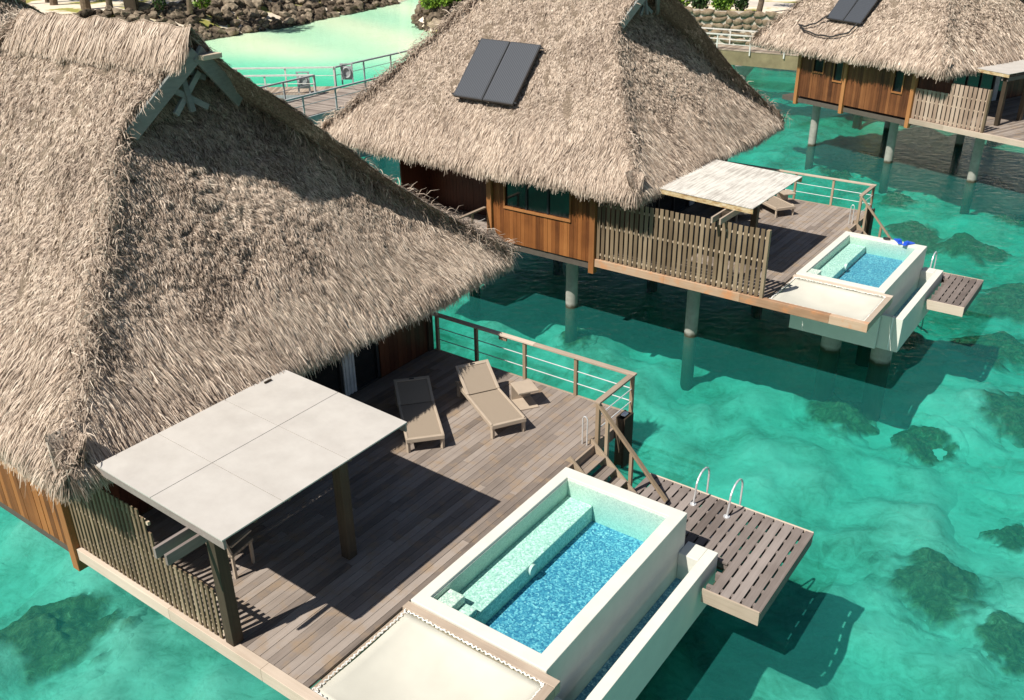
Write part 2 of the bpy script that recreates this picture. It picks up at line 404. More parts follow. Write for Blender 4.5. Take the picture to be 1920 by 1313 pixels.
# ------------------------------------------------------------------ rocks
def rock_mesh(name, seed, mat, flat=.75):
    import bmesh
    bm = bmesh.new(); bmesh.ops.create_icosphere(bm, subdivisions=2, radius=.5)
    for v in bm.verts:
        p = v.co * 1.0; d = noise.noise(p * 2.2 + Vector((seed * 7.3, 0, 0))) * .45 + noise.noise(p * 5 + Vector((0, seed * 3.1, 0))) * .15
        v.co = p * (1 + d); v.co.z *= flat
    me = bpy.data.meshes.new(name); bm.to_mesh(me); bm.free(); me.materials.append(MATS[mat]); return me
RK = [rock_mesh('rock', i, 'rock_dark') for i in range(8)]
RW = [rock_mesh('boulder', i + 20, 'rock_warm', .85) for i in range(6)]
def along(line, t):
    segs = [(Vector(a), Vector(b)) for a, b in zip(line[:-1], line[1:])]; tot = sum((b - a).length for a, b in segs); d = t * tot
    for a, b in segs:
        l = (b - a).length
        if d <= l: k = (b - a).normalized(); return a + k * d, Vector((-k.y, k.x))
        d -= l
    return b, Vector((-k.y, k.x))
def slope_z(d, run): return np.interp(d, [-.4, 0, run * .5, run, run + 3], [-2.9, -2.45, -1.2, 0, .1])
def place_rock(me, p, s, name, label, group):
    o = bpy.data.objects.new(name, me); COL.objects.link(o); o.location = p
    o.rotation_euler = (random.uniform(-.5, .5), random.uniform(-.5, .5), random.uniform(0, 6.28))
    o.scale = (s * random.uniform(.8, 1.3), s * random.uniform(.8, 1.2), s * random.uniform(.7, 1.1))
    tag(o, label, 'rock', group); return o
seg1 = L1[3:8]
rub = MB()
def rubble(line, run, nn, smin, smax):
    for k in range(nn):
        p, nr = along(line, random.random()); d = random.uniform(-.3, run + .3); q = p + nr * d; z = slope_z(d, run)
        s = random.uniform(smin, smax); me = random.choice(RK)
        R = Matrix.Rotation(random.uniform(0, 6.28), 3, 'Z') @ Matrix.Rotation(random.uniform(-.6, .6), 3, 'X')
        vs = [R @ (v.co * s) + Vector((q.x, q.y, z)) for v in me.vertices]
        rub.add(vs, [tuple(pl.vertices) for pl in me.polygons])
rubble(seg1, 5.5, 750, .5, .95); rubble(L2[1:7], 3.0, 330, .4, .9)
o = mesh_obj('rubble', rub.v, rub.f, 'rock_dark', rub.r); tag(o, 'small dark lava rubble filling the sloping shore revetments', 'rubble', None, 'stuff')
for k in range(230):
    t = (k + random.random()) / 230; p, nr = along(seg1, t); d = random.uniform(0, 5.4); q = p + nr * d
    place_rock(random.choice(RK), (q.x, q.y, slope_z(d, 5.5) + .22), random.uniform(.8, 1.35), 'lava_rock',
               'dark lava rock on the long revetment bank across the lagoon', 'lava rocks of the long revetment bank')
for k in range(70):
    t = (k + random.random()) / 70; p, nr = along(L2[1:6], t); d = random.uniform(0, 3.0); q = p + nr * d
    place_rock(random.choice(RK), (q.x, q.y, slope_z(d, 3.0) + .25), random.uniform(.8, 1.5), 'lava_rock',
               'brown lava rock on the small headland behind the middle roof', 'lava rocks of the small headland')

# mortared boulder wall at the right end of the shore
wt = thing('stone_wall', 'low mortared wall of rounded brown boulders on the shore behind the walkway', 'wall', W0, (16, 79, -1))
A, B = Vector((9.0, 84.0)), Vector((27.0, 71.8)); dv = (B - A).normalized(); nv = Vector((dv.y, -dv.x)); Lw = (B - A).length
mb = MB(); mb.prism([tuple(A), tuple(B), tuple(B - nv * .8), tuple(A - nv * .8)], -3.2, .28); part('mortar', mb, 'mortar', wt)
mb = MB()
for row in range(5):
    z = -1.95 + row * .52; x = random.uniform(0, .4)
    while x < Lw:
        s = random.uniform(.45, 1.3); me = random.choice(RW); p = A + dv * (x + s / 2) - nv * .02; zo = random.uniform(-.12, .12)
        Rz = math.atan2(dv.y, dv.x)
        R = Matrix.Rotation(Rz, 3, 'Z') @ Matrix.Rotation(random.uniform(-.3, .3), 3, 'Y')
        mb.add([R @ Vector((v.co.x * s * 1.05, v.co.y * .42, v.co.z * .62)) + Vector((p.x, p.y, z + zo)) for v in me.vertices], [tuple(pl.vertices) for pl in me.polygons])
        x += s * .98
part('boulder_face', mb, 'rock_warm', wt, smooth=True)

# ------------------------------------------------------------------ coral heads on the seabed
def coral(x, y, r, label):
    sd = random.random() * 50; st = random.uniform(.85, 1.45); ro = random.random() * 3; K, A = 30, 72; vs = []; fs = []; rn = []
    c, s = math.cos(ro), math.sin(ro); z0 = float(seabed_h(x, y))
    for i in range(K + 1):
        rr = 1.7 * i / K
        for k in range(A):
            a = 2 * math.pi * k / A; u, v = rr * math.cos(a), rr * math.sin(a)
            lob = noise.fractal(Vector((u * 1.3 + sd, v * 1.3, 0)), .9, 2.0, 4); fin = noise.noise(Vector((u * 7, v * 7, sd)))
            m = 1.0 - rr * (1 + .05 * fin) + .42 * lob; mk = min(1, max(0, m * 3.6 + .45 + .4 * fin))
            X, Y = u * st, v; X, Y = (X * c - Y * s) * r, (X * s + Y * c) * r
            bed = float(seabed_h(x + X, y + Y)) - z0 + (.12 + relief(x + X, y + Y) if -13 < x + X < 29 and 6 < y + Y < 65 else .0)
            h = max(0, m) ** .6 * min(.26, r * .28) * (1 + .5 * fin) + .02 - max(0, rr - 1.45) * .5
            vs.append((X, Y, bed + h)); rn.append(mk)
    for i in range(K):
        for k in range(A): a, b = i * A + k, i * A + (k + 1) % A; fs.append((a, a + A, b + A, b))
    o = mesh_obj('coral_head', vs, fs, 'coral_mat', rn, True); o.location = (x, y, z0)
    tag(o, label, 'coral', 'coral heads under the clear lagoon water')
CH = [(2.0, 26.3, .50, 'small round coral head between the near railing and the middle house piles'),
 (9.2, 22.0, .80, 'round brown coral head in open water right of the near railing corner'),
 (10.8, 20.6, .72, 'round coral head beside the large dark reef at the right edge'),
 (13.9, 21.3, 1.35, 'large dark coral reef at the right edge of the picture, below the middle house'),
 (8.7, 14.8, .95, 'large coral head off the corner of the near swimming platform'),
 (9.5, 13.2, .62, 'dark coral patch just below the large head off the near swimming platform'),
 (10.2, 12.4, .55, 'dark coral patch at the right edge nearest the bottom corner'),
 (11.2, 16.6, .60, 'coral head cut by the right edge halfway up the lower water'),
 (12.7, 27.0, .85, 'coral patch under the shadow below the middle swimming platform'),
 (17.2, 37.0, 1.1, 'coral patch behind the middle deck railing corner'),
 (17.9, 41.0, .75, 'small coral patch farther out behind the middle deck railing'),
 (18.7, 35.2, 1.0, 'brown coral patch right of the blue flippers'),
 (16.2, 44.7, .7, 'small coral patch between the middle railing and the far house piles'),
 (18.9, 48.3, .7, 'small coral patch in front of the far house second pile'),
 (17.6, 29.4, 1.7, 'big coral reef off the middle swimming platform'),
 (15.6, 26.0, 1.2, 'long coral patch below the middle swimming platform near the right edge'),
 (-8.9, 13.6, 1.15, 'brown coral head under the near privacy screen at the bottom left corner'),
 (22.0, 38.3, .9, 'faint coral patch at the right edge below the far house'),
 (23.0, 43.0, 1.0, 'coral patch under the deck of the far house'),
 (18.4, 66.5, 1.9, 'dark reef strip in the water below the concrete footbridge')]
for c in CH: coral(*c)

# ------------------------------------------------------------------ thatch generator
_w = [(RNG.normal(size=3) * s, RNG.uniform(0, 6.28)) for s in (2, 3.2, 4.8, 7, 10, 14)]
_w2 = [(RNG.normal(size=3) * s, RNG.uniform(0, 6.28)) for s in (1.5, 2.6, 4.1, 6, 9, 16)]
def wn3(P, W):
    s = 0
    for k, ph in W: s = s + np.sin(P @ k + ph)
    return s / math.sqrt(len(W) / 2)
_w3 = [(RNG.normal(size=3) * s / 1.7, RNG.uniform(0, 6.28)) for s in (18, 24, 31, 38, 46, 55)]
_tab = RNG.uniform(-1, 1, 65536)
def vnz(P, f):
    p = P * f; i = np.floor(p).astype(np.int64); u = p - i; u = u * u * (3 - 2 * u); r = 0
    for a in (0, 1):
        for b in (0, 1):
            for c in (0, 1):
                h = ((i[:, 0] + a) * 73856093 ^ (i[:, 1] + b) * 19349663 ^ (i[:, 2] + c) * 83492791) & 65535
                r = r + _tab[h] * (u[:, 0] if a else 1 - u[:, 0]) * (u[:, 1] if b else 1 - u[:, 1]) * (u[:, 2] if c else 1 - u[:, 2])
    return r
ZE, ZR, CY = 2.35, 7.28, 4.22
def warp(P, A=.10):
    P = P.copy(); t = np.clip((P[:, 2] - ZE) / (ZR - ZE), 0, 1); P[:, 2] -= A * 4 * t * (1 - t)
    P[:, 2] += .035 * wn3(P * .35, _w); return P
def strands(P0, D, Nn, L, Wd, tilt, jit, bend, rnd, roll=.33):
    """P0 roots, D unit downslope, Nn normal; arrays. returns verts, rnd"""
    m = len(P0); S = np.cross(D, Nn)
    ca, sa = np.cos(jit)[:, None], np.sin(jit)[:, None]
    D1 = D * ca + S * sa
    ct, st = np.cos(tilt)[:, None], np.sin(tilt)[:, None]
    D2 = D1 * ct + Nn * st
    t2 = tilt - bend; D3 = D1 * np.cos(t2)[:, None] + Nn * np.sin(t2)[:, None]
    D3[:, 2] -= .15; D3 /= np.linalg.norm(D3, axis=1)[:, None]
    Sd = np.cross(D2, Nn + RNG.normal(0, 1, (m, 3)) * roll); Sd /= np.linalg.norm(Sd, axis=1)[:, None] + 1e-9
    p0 = P0; p1 = p0 + D2 * (L * .5)[:, None]; p2 = p1 + D3 * (L * .5)[:, None]
    h = (Wd / 2)[:, None]
    V = np.stack([p0 - Sd * h, p0 + Sd * h, p1 - Sd * h, p1 + Sd * h, p2 - Sd * h * .35, p2 + Sd * h * .35], 1).reshape(-1, 3)
    return V, np.repeat(rnd, 6)
def roof_mesh(name, parent, F, L0, x_back, dens, wid, x_front=-2.12, ridge_back=-9.5, y0=-.55, y1=9.6, detail=1.0, full=.25, seam=True):
    N_, R_ = (x_front, y0, ZE), (x_front, y1, ZE); Lb, Rb = (x_back, y0, ZE), (x_back, y1, ZE)
    gl, gr = (-4.92, 2.86, 5.88), (-4.98, 5.52, 5.94); ap = (-4.5, CY, ZR); rb = (ridge_back, CY, ZR); hip = (-6.08, CY, ZR)
    faces = [('front', [N_, R_, hip], 1.0), ('left', [Lb, N_, gl, ap, rb], 1.0), ('right', [R_, Rb, rb, ap, gr], full), ('back', [Rb, Lb, rb], full)]
    AV, AR, BV, BF = [], [], [], []
    for fn, poly, dn in faces:
        P = np.array(poly, float); nrm = np.cross(P[1] - P[0], P[2] - P[0]); nrm /= np.linalg.norm(nrm)
        if nrm[2] < 0: nrm = -nrm
        d = np.array([nrm[0] * nrm[2], nrm[1] * nrm[2], nrm[2] ** 2 - 1]); d /= np.linalg.norm(d)
        tris = [(P[0], P[i], P[i + 1]) for i in range(1, len(P) - 1)]
        for kt, (a, b, c) in enumerate(tris):
            if fn == 'right' and kt >= 2: dn = 1.0
            # base sheet
            K = 22; o = len(BV); idx = {}
            for i in range(K + 1):
                for j in range(K + 1 - i):
                    idx[i, j] = len(BV); BV.append(a + (b - a) * i / K + (c - a) * j / K - nrm * .05)
            for i in range(K):
                for j in range(K - i):
                    BF.append((idx[i, j], idx[i + 1, j], idx[i, j + 1]))
                    if i + j < K - 1: BF.append((idx[i + 1, j], idx[i + 1, j + 1], idx[i, j + 1]))
            area = np.linalg.norm(np.cross(b - a, c - a)) / 2; m = int(area * dens * dn)
            u, v_ = RNG.random(m), RNG.random(m); fl = u + v_ > 1; u[fl], v_[fl] = 1 - u[fl], 1 - v_[fl]
            Q = a + (b - a) * u[:, None] + (c - a) * v_[:, None]
            t = (Q[:, 2] - ZE) / (ZR - ZE)
            n1, n2, n3 = wn3(Q, _w), wn3(Q, _w2), vnz(Q, 6.0) * 1.1 + vnz(Q + 31, 14.0) * 1.2
            low = 1 - sstep(np.full(m, .16), np.full(m, .30), t + .03 * n1)     # smooth long strands near the eave
            mess = (0.85 if fn == 'front' else .6) * (1 - low)
            Ls = RNG.uniform(.06, .16, m) * (1 - low) + RNG.uniform(.18, .48, m) * low
            Ls *= (.85 if wid < .02 else 1.0)
            tilt = .10 + .10 * mess * np.abs(n1) + RNG.normal(0, .12, m) + .12 * mess + (.14 if fn == 'front' else .03) + .10 * n3 * (1 - low)
            jit = RNG.normal(0, .30, m) * (.35 + .65 * (1 - low)) + .13 * n2 + .25 * vnz(Q + 7, 3.5) * (1 - low)
            bend = .25 + .5 * mess * RNG.random(m)
            rnd = np.clip(.52 + RNG.normal(0, .22, m) - .06 * mess * n1 + .08 * low + .09 * n3, 0, 1)  # fine relief also tints: raised tufts lighter, pits darker, as painted self-shading
            P0 = Q - nrm * (.05 - .035 * np.clip(n1, -1.5, 1.5) * mess[:, None] if False else .04) + nrm * (.016 * n1 * mess + (.017 if fn == 'front' else .014) * n3 * (1 - .7 * low))[:, None]
            V, r = strands(P0, np.tile(d, (m, 1)), np.tile(nrm, (m, 1)), Ls, wid * RNG.uniform(.6, 1.3, m), tilt, jit, bend, rnd, np.where(low > .5, .5, .9)[:, None] if fn == 'front' else .4)
            AV.append(V); AR.append(r)
        # eave skirt: hanging strands along the bottom edge
        e0, e1 = P[0], P[1]; ln = np.linalg.norm(e1 - e0); m = int(ln * dens * .75 * dn)
        s = RNG.random(m); up_ = RNG.uniform(-.01, .6, m); dep = RNG.uniform(-.02, .16, m)
        Q = e0 + (e1 - e0) * s[:, None] - d * up_[:, None] - np.array([0, 0, 1.]) * (dep * np.clip(1 - up_ * 1.5, 0, 1))[:, None]
        n1, n2 = wn3(Q * 1.3, _w), wn3(Q * 1.5, _w2)
        dd = np.tile(d, (m, 1)); dd[:, 2] -= .55 + .8 * RNG.random(m); dd /= np.linalg.norm(dd, axis=1)[:, None]
        nn = np.tile(nrm, (m, 1)); nn -= dd * np.sum(nn * dd, 1)[:, None]; nn /= np.linalg.norm(nn, axis=1)[:, None]
        Ls = np.clip((Q[:, 2] - (ZE - .36 + .03 * n2 + RNG.normal(0, .035, m))) / -dd[:, 2], .12, .75) + .12 * (RNG.random(m) < .03)
        V, r = strands(Q, dd, nn, Ls, wid * 1.15 * RNG.uniform(.6, 1.3, m), RNG.normal(.06, .09, m), RNG.normal(0, .09, m) + .07 * n2, np.full(m, .15), np.clip(RNG.normal(.60, .2, m) + .06 * n1, 0, 1))
        AV.append(V); AR.append(r)
    # ridge cap draped both sides
    for sgn, dn in ((-1, 1.0), (1, full)):
        nrm = np.array([0, sgn * 1.04, 1.]) ; nrm /= np.linalg.norm(nrm); d = np.array([0, sgn * 1., -1.04]); d /= np.linalg.norm(d)
        m = int(abs(ridge_back + 4.5) * dens * 1.3 * dn); x = RNG.uniform(ridge_back - .1, -4.45, m); up_ = RNG.uniform(-.06, .25, m)
        Q = np.stack([x, np.full(m, CY), np.full(m, ZR + .05)], 1) + d * up_[:, None] + nrm * .03
        V, r = strands(Q, np.tile(d, (m, 1)), np.tile(nrm, (m, 1)), RNG.uniform(.4, .65, m), wid * 1.2 * RNG.uniform(.7, 1.3, m), RNG.normal(.06, .06, m), RNG.normal(-.25, .12, m), np.full(m, .1), np.clip(RNG.normal(.60, .18, m), 0, 1))
        AV.append(V); AR.append(r)
    # ragged hips and gable edges
    def edge(p, q, per, spread, Lr, out=(0, 0, 1)):
        p, q = np.array(p), np.array(q); ln = np.linalg.norm(q - p); m = int(ln * per); s = RNG.random(m)
        Q = p + (q - p) * s[:, None] + RNG.normal(0, spread, (m, 3)) * [1, 1, .4]
        dd = (p - q) / ln; dd = np.tile(dd, (m, 1)) + RNG.normal(0, .55, (m, 3)); dd[:, 2] -= .25; dd /= np.linalg.norm(dd, axis=1)[:, None]
        nn = np.tile(np.array(out, float), (m, 1)); nn -= dd * np.sum(nn * dd, 1)[:, None]; nn /= np.linalg.norm(nn, axis=1)[:, None]
        V, r = strands(Q, dd, nn, RNG.uniform(Lr[0], Lr[1], m), wid * RNG.uniform(.7, 1.4, m), RNG.normal(.15, .2, m), RNG.normal(0, .4, m), np.full(m, .5), np.clip(RNG.normal(.42, .22, m), 0, 1))
        AV.append(V); AR.append(r)
    edge(N_, gl, dens * .09, .10, (.08, .22), (.6, -.5, .6)); edge(R_, gr, dens * .15, .13, (.15, .4)); edge(Lb, rb, dens * .2, .12, (.15, .4), (-.4, -.6, .6))
    edge(gl, ap, dens * .12, .03, (.1, .26), (.1, -.7, .7)); edge(gr, ap, dens * .12, .03, (.1, .26), (.1, .7, .7))
    SV = warp(np.concatenate(AV)); SR = np.concatenate(AR); BVn = warp(np.array(BV))
    nS = len(SV) // 6; nB = len(BVn)
    q1 = np.arange(nS)[:, None] * 6 + np.array([0, 1, 3, 2]); q2 = np.arange(nS)[:, None] * 6 + np.array([2, 3, 5, 4])
    quads = np.concatenate([q1, q2]) + nB; tr = np.array(BF)
    allv = np.concatenate([BVn, SV]); allv = (allv - np.array(L0)) * np.array([F.s, F.s, 1])
    loops = np.concatenate([tr.ravel(), quads.ravel()]).astype(np.int32)
    nl = np.concatenate([np.full(len(tr), 3), np.full(len(quads), 4)]).astype(np.int32); st = np.concatenate([[0], np.cumsum(nl)[:-1]]).astype(np.int32)
    me = bpy.data.meshes.new(name); me.vertices.add(len(allv)); me.vertices.foreach_set('co', allv.astype(np.float32).ravel())
    me.loops.add(len(loops)); me.loops.foreach_set('vertex_index', loops)
    me.polygons.add(len(nl)); me.polygons.foreach_set('loop_start', st); me.polygons.foreach_set('loop_total', nl)
    me.materials.append(MATS['thatch_base']); me.materials.append(MATS['thatch'])
    me.polygons.foreach_set('material_index', np.concatenate([np.zeros(len(tr)), np.ones(len(quads))]).astype(np.int32))
    me.update(calc_edges=True)
    at = me.attributes.new('rnd', 'FLOAT', 'POINT'); at.data.foreach_set('value', np.concatenate([np.zeros(nB), SR]).astype(np.float32))
    o = bpy.data.objects.new(name, me); COL.objects.link(o); o.parent = parent
    return o

# ------------------------------------------------------------------ bungalow builders
def boards_x(mb, x0, x1, y, z0, z1, w=.14, th=.03, gap=.006, sgn=-1, r=None):
    """vertical cladding boards on a wall lying along X"""
    x = x0
    while x < x1 - 1e-3:
        e = min(x + w, x1); off = random.uniform(-.004, .004)
        mb.box(x + gap / 2, e - gap / 2, min(y, y + sgn * (th + off)), max(y, y + sgn * (th + off)), z0, z1, r); x = e
def bungalow(F, P):
    O = (-7.8, 4.3, 0); b = thing('overwater_bungalow', P['label'], 'bungalow', F, O, 'thatched overwater bungalows')
    roof_mesh('thatched_roof', b, F, O, P['x_back'], P['dens'], P['wid'], full=P.get('full', .25))
    # gable trim
    for s, y_ in ((-1, 3.04), (1, 5.30)):
        mb = MB(); mb.beam((-4.84, y_, 5.82 if s < 0 else 6.0), (-4.36, CY - .03, 7.00), .07, .26, side=(1, 0, 0)); part('barge_board', mb, 'grey_wood', b, .01)
    mb = MB(); mb.box(-4.62, -4.22, CY - .02, CY + .36, 6.88, 6.96, .7); part('ridge_block', mb, 'block_wood', b, .01)
    mb = MB()
    for p, q in (((-4.72, 3.72, 6.52), (-4.60, 4.42, 6.06)), ((-4.76, 4.46, 6.62), (-4.64, 3.80, 6.04)), ((-4.72, 4.06, 6.82), (-4.58, 4.10, 6.04)), ((-4.8, 4.12, 6.74), (-4.8, 4.6, 6.5))):
        mb.beam(p, q, .06, .10, side=(1, 0, 0))
    part('gable_lattice', mb, 'grey_wood', b, .005)
    mb = MB(); mb.add([(-5.75, 3.2, 5.9), (-5.75, 5.4, 5.9), (-5.75, CY, 7.1)], [(0, 1, 2)]); mb.add([(-5.80, 3.2, 5.9), (-5.80, CY, 7.1), (-5.80, 5.4, 5.9)], [(0, 1, 2)]); part('gable_wall', mb, 'cladding_shaded', b)
    # walls along y = 0
    xb = P['wall_back']; zb = P.get('wall_bottom', -.12)
    for (x0, x1) in P['clad']:
        mb = MB(); segs = [(x0, x1, zb, 2.5)]
        for (wx0, wx1, wz0, wz1) in P['windows']:
            ns = []
            for (a, c, z0, z1) in segs:
                if wx0 >= a and wx1 <= c: ns += [(a, wx0, z0, z1), (wx1, c, z0, z1), (wx0, wx1, z0, wz0), (wx0, wx1, wz1, z1)]
                else: ns.append((a, c, z0, z1))
            segs = ns
        for (a, c, z0, z1) in segs: boards_x(mb, a, c, .04, z0, z1)
        part('side_wall', mb, P.get('clad_mat', 'cladding'), b)
    for (wx0, wx1, wz0, wz1) in P['windows']:
        mb = MB(); f = .05
        mb.box(wx0 - f, wx1 + f, -.035, .0, wz0 - .07, wz0); mb.box(wx0 - f, wx1 + f, -.03, .0, wz1, wz1 + f); mb.box(wx0 - f, wx0, -.03, .0, wz0, wz1); mb.box(wx1, wx1 + f, -.03, .0, wz0, wz1)
        fr = part('window', mb, 'trim_wood', b)
        mb = MB(); mb.box(wx0, wx1, .05, .06, wz0, wz1); part('pane', mb, 'window_glass', fr)
        if wx1 - wx0 > 1:
            mb = MB()
            for k in (1, 2): xx = wx0 + (wx1 - wx0) * k / 3; mb.box(xx - .03, xx + .03, .01, .045, wz0, wz1)
            part('mullion', mb, 'panel_frame', fr)
    for x in P['posts']:
        mb = MB(); mb.box(x - .09, x + .09, -.075, .12, -.42, 2.4); part('wall_post', mb, 'trim_wood', b, .008)
    if 'recess' in P:
        x0, x1 = P['recess']; mb = MB(); boards_x(mb, x0, x1, 1.4, -.1, 2.6, r=.1); part('recessed_wall', mb, 'cladding_shaded', b)
        mb = MB(); mb.box(x1 - .06, x1, .05, 1.39, -.1, 2.5); part('return_wall', mb, 'cladding_shaded', b)
        mb = MB(); mb.box(x0, x0 + .05, .05, 1.39, -.1, 2.5); part('return_wall', mb, 'cladding_shaded', b)
    # front wall (faces the deck), behind the eave shadow
    mb = MB()
    y = .15
    while y < 8.55:
        e = min(y + .14, 8.6)
        if not (2.6 < y < 6.9): mb.box(-3.68, -3.62, y, e - .006, -.05, 2.9)
        y += .14
    mb.box(-3.70, -3.62, 2.6, 6.98, 2.25, 2.9); part('front_wall', mb, 'cladding_shaded', b)
    mb = MB()
    for yy in (2.62, 3.7, 4.78, 5.86, 6.92): mb.box(-3.68, -3.60, yy - .035, yy + .035, .02, 2.25)
    mb.box(-3.68, -3.60, 2.6, 6.95, .0, .05); d = part('sliding_door', mb, 'panel_frame', b)
    mb = MB(); mb.box(-3.67, -3.65, 2.65, 6.90, .05, 2.25); part('pane', mb, 'window_glass', d)
    mb = MB()
    for k in range(6): mb.box(-3.60 + .02 * (k % 2), -3.575 + .02 * (k % 2), 5.9 + k * .05, 5.95 + k * .05, .05, 2.2)
    part('curtain', mb, 'curtain', d)
    mb = MB(); boards_x(mb, xb, -3.65, 8.6, -.12, 2.6, sgn=1); part('far_wall', mb, 'cladding_shaded', b)
    mb = MB(); mb.box(xb, xb + .06, 1.46, 8.58, -.12, 2.6); part('back_wall', mb, 'cladding_shaded', b)
    mb = MB(); mb.box(-3.72, -3.56, 8.52, 8.68, -.3, 2.8); part('wall_post', mb, 'dark_post', b, .008)
    mb = MB(); mb.box(xb, -3.75, .06, 8.55, -.34, -.14); part('floor_slab', mb, 'under_dark', b)
    mb = MB(); mb.box(xb, -3.66, .2, 8.5, 2.62, 2.66); part('ceiling', mb, 'under_dark', b)
    return b

def deck(F, P):
    x0, xp, yb = -3.60, 1.47, 0.0
    t = thing('wooden_deck', P['deck_label'], 'deck', F, (0, 4, 0), 'wooden sun decks')
    mb = MB(); x = x0; w = .142
    while x < xp - .02:
        e = min(x + w, xp); y = .13; ye = 8.66
        while y < ye:
            l = random.uniform(1.6, 3.8); y2 = min(y + l, ye)
            if ye - y2 < .6: y2 = ye
            mb.box(x + .003, e - .0035, y + .002, y2 - .002, -.045, random.uniform(-.0015, .0015)); y = y2
        x = e
    part('deck_boards', mb, 'deck_wood', t)
    mb = MB()
    for y in np.arange(.5, 8.6, .9): mb.box(x0, xp, y, y + .08, -.24, -.05)
    part('joists', mb, 'under_dark', t)
    X1 = P['deck_x1']
    mb = MB(); xx = -3.66
    while xx < X1 - .01:
        e = min(xx + random.uniform(1.5, 2.4), X1)
        if X1 - e < .6: e = X1
        mb.box(xx, e - .002, -.03, .125, -.21, .012); xx = e
    part('edge_beam', mb, 'beam_wood' if not P.get('pale_beam') else 'rail_wood', t, .006)
    if not P.get('no_pool'):
        mb = MB(); mb.box(xp + .002, xp + .05, 6.36, 8.70, -.24, .004); mb.box(-3.55, xp, 8.665, 8.72, -.22, .006); part('fascia', mb, 'rail_wood_y', t, .004)
        # lounging-net frame
        mb = MB(); mb.box(3.98, 4.12, .127, 1.965, -.19, .01); part('frame_beam', mb, 'rail_wood_y', t, .006)
        mb = MB(); mb.box(1.472, 4.12, 1.97, 2.11, -.17, .016); part('frame_beam', mb, 'rail_wood', t, .006)
        mb = MB(); mb.box(1.472, 1.56, .13, 1.965, -.24, -.05); part('frame_beam', mb, 'rail_wood_y', t)
    else:
        mb = MB(); mb.box(xp + .002, xp + .05, .13, 8.70, -.24, .004); part('fascia', mb, 'rail_wood_y', t, .004)
    return t

def net(F, P):
    t = thing('lounging_net', P['net_label'], 'net', F, (2.7, 1, -.05), 'cream lounging nets over the water')
    x0, x1, y0, y1 = 1.572, 3.96, .148, 1.952; K = 20; mb = MB(); vs = []; fs = []
    for j in range(K + 1):
        for i in range(K + 1):
            u, v = i / K, j / K; sag = .2 * math.sin(math.pi * u) ** .7 * math.sin(math.pi * v) ** .7 if 0 < i < K and 0 < j < K else 0
            bx = .03 * math.sin(math.pi * v) * (1 if u < .5 else -1) * abs(2 * u - 1) ** 6; by = .03 * math.sin(math.pi * u) * (1 if v < .5 else -1) * abs(2 * v - 1) ** 6
            vs.append((x0 + (x1 - x0) * u + bx, y0 + (y1 - y0) * v + by, -.03 - sag))
    for j in range(K):
        for i in range(K): a = j * (K + 1) + i; fs.append((a, a + 1, a + K + 2, a + K + 1))
    mb.add(vs, fs); o = part('fabric', mb, 'net_fabric', t, smooth=True)
    so = o.modifiers.new('s', 'SOLIDIFY'); so.thickness = .008
    mb = MB()
    def zig(a, b, off):
        a, b, off = Vector(a), Vector(b), Vector(off); n_ = int((b - a).length / .04); pts = []
        for k in range(n_ + 1): pts.append(a + (b - a) * min(1, max(0, (k + random.uniform(-.45, .45)) / n_)) + off * (random.uniform(.5, 1.1) if k % 2 else random.uniform(-.5, .1)) + Vector((0, 0, random.uniform(0, .02))))
        mb.tube(pts, .0065, 5)
    for k in range(3):
        zig((x0, y0, -.02), (x0, y1, -.02), (-.03, 0, .0)); zig((x0, y1, -.02), (x1, y1, -.02), (0, .022, .01)); zig((x1, y1, -.02), (x1, y0, -.02), (.022, 0, .01)); zig((x1, y0, -.02), (x0, y0, -.02), (0, -.03, .01))
    for c in ((x0, y0), (x0, y1), (x1, y1), (x1, y0)):
        mb.tube([Vector((c[0], c[1], -.01)) + Vector((math.cos(a) * .04, math.sin(a) * .04, .01 * math.sin(3 * a))) for a in np.linspace(0, 12, 30)], .008, 5)
    part('lacing_rope', mb, 'rope', t)

def fence(F, P):
    x0, x1 = -3.64, P['fence_x']; t = thing('privacy_fence', P['fence_label'], 'fence', F, ((x0 + x1) / 2, .07, 0), 'slatted privacy fences')
    mb = MB(); mbb = MB(); x = x0; k = 0; prof = P['fence_h']; pitch = P.get('fpitch', .112)
    while x < x1 - .05:
        h = prof(x); z0 = .03; yy = .03 if k % 2 == 0 or not P.get('alt') else .10
        mb.box(x, x + P.get('fw', .062), yy, yy + .022, z0, h); k += 1; x += pitch
    part('slats', mb, P.get('fmat', 'fence_wood'), t)
    for zr in P['frails']:
        mb = MB(); x = x0
        while x < x1 - .05:
            if zr < prof(x): mb.box(x - .005, min(x + pitch - .005, x1), .055, .095, zr, zr + .055, .6)
            x += pitch
        part('rail', mb, 'block_wood', t)
    if P.get('fpost', True):
        mb = MB(); mb.box(x1 - .02, x1 + .07, .0, .12, 0, P['fence_h'](x1) + .0); part('post', mb, 'fence_wood', t, .005)
    return t

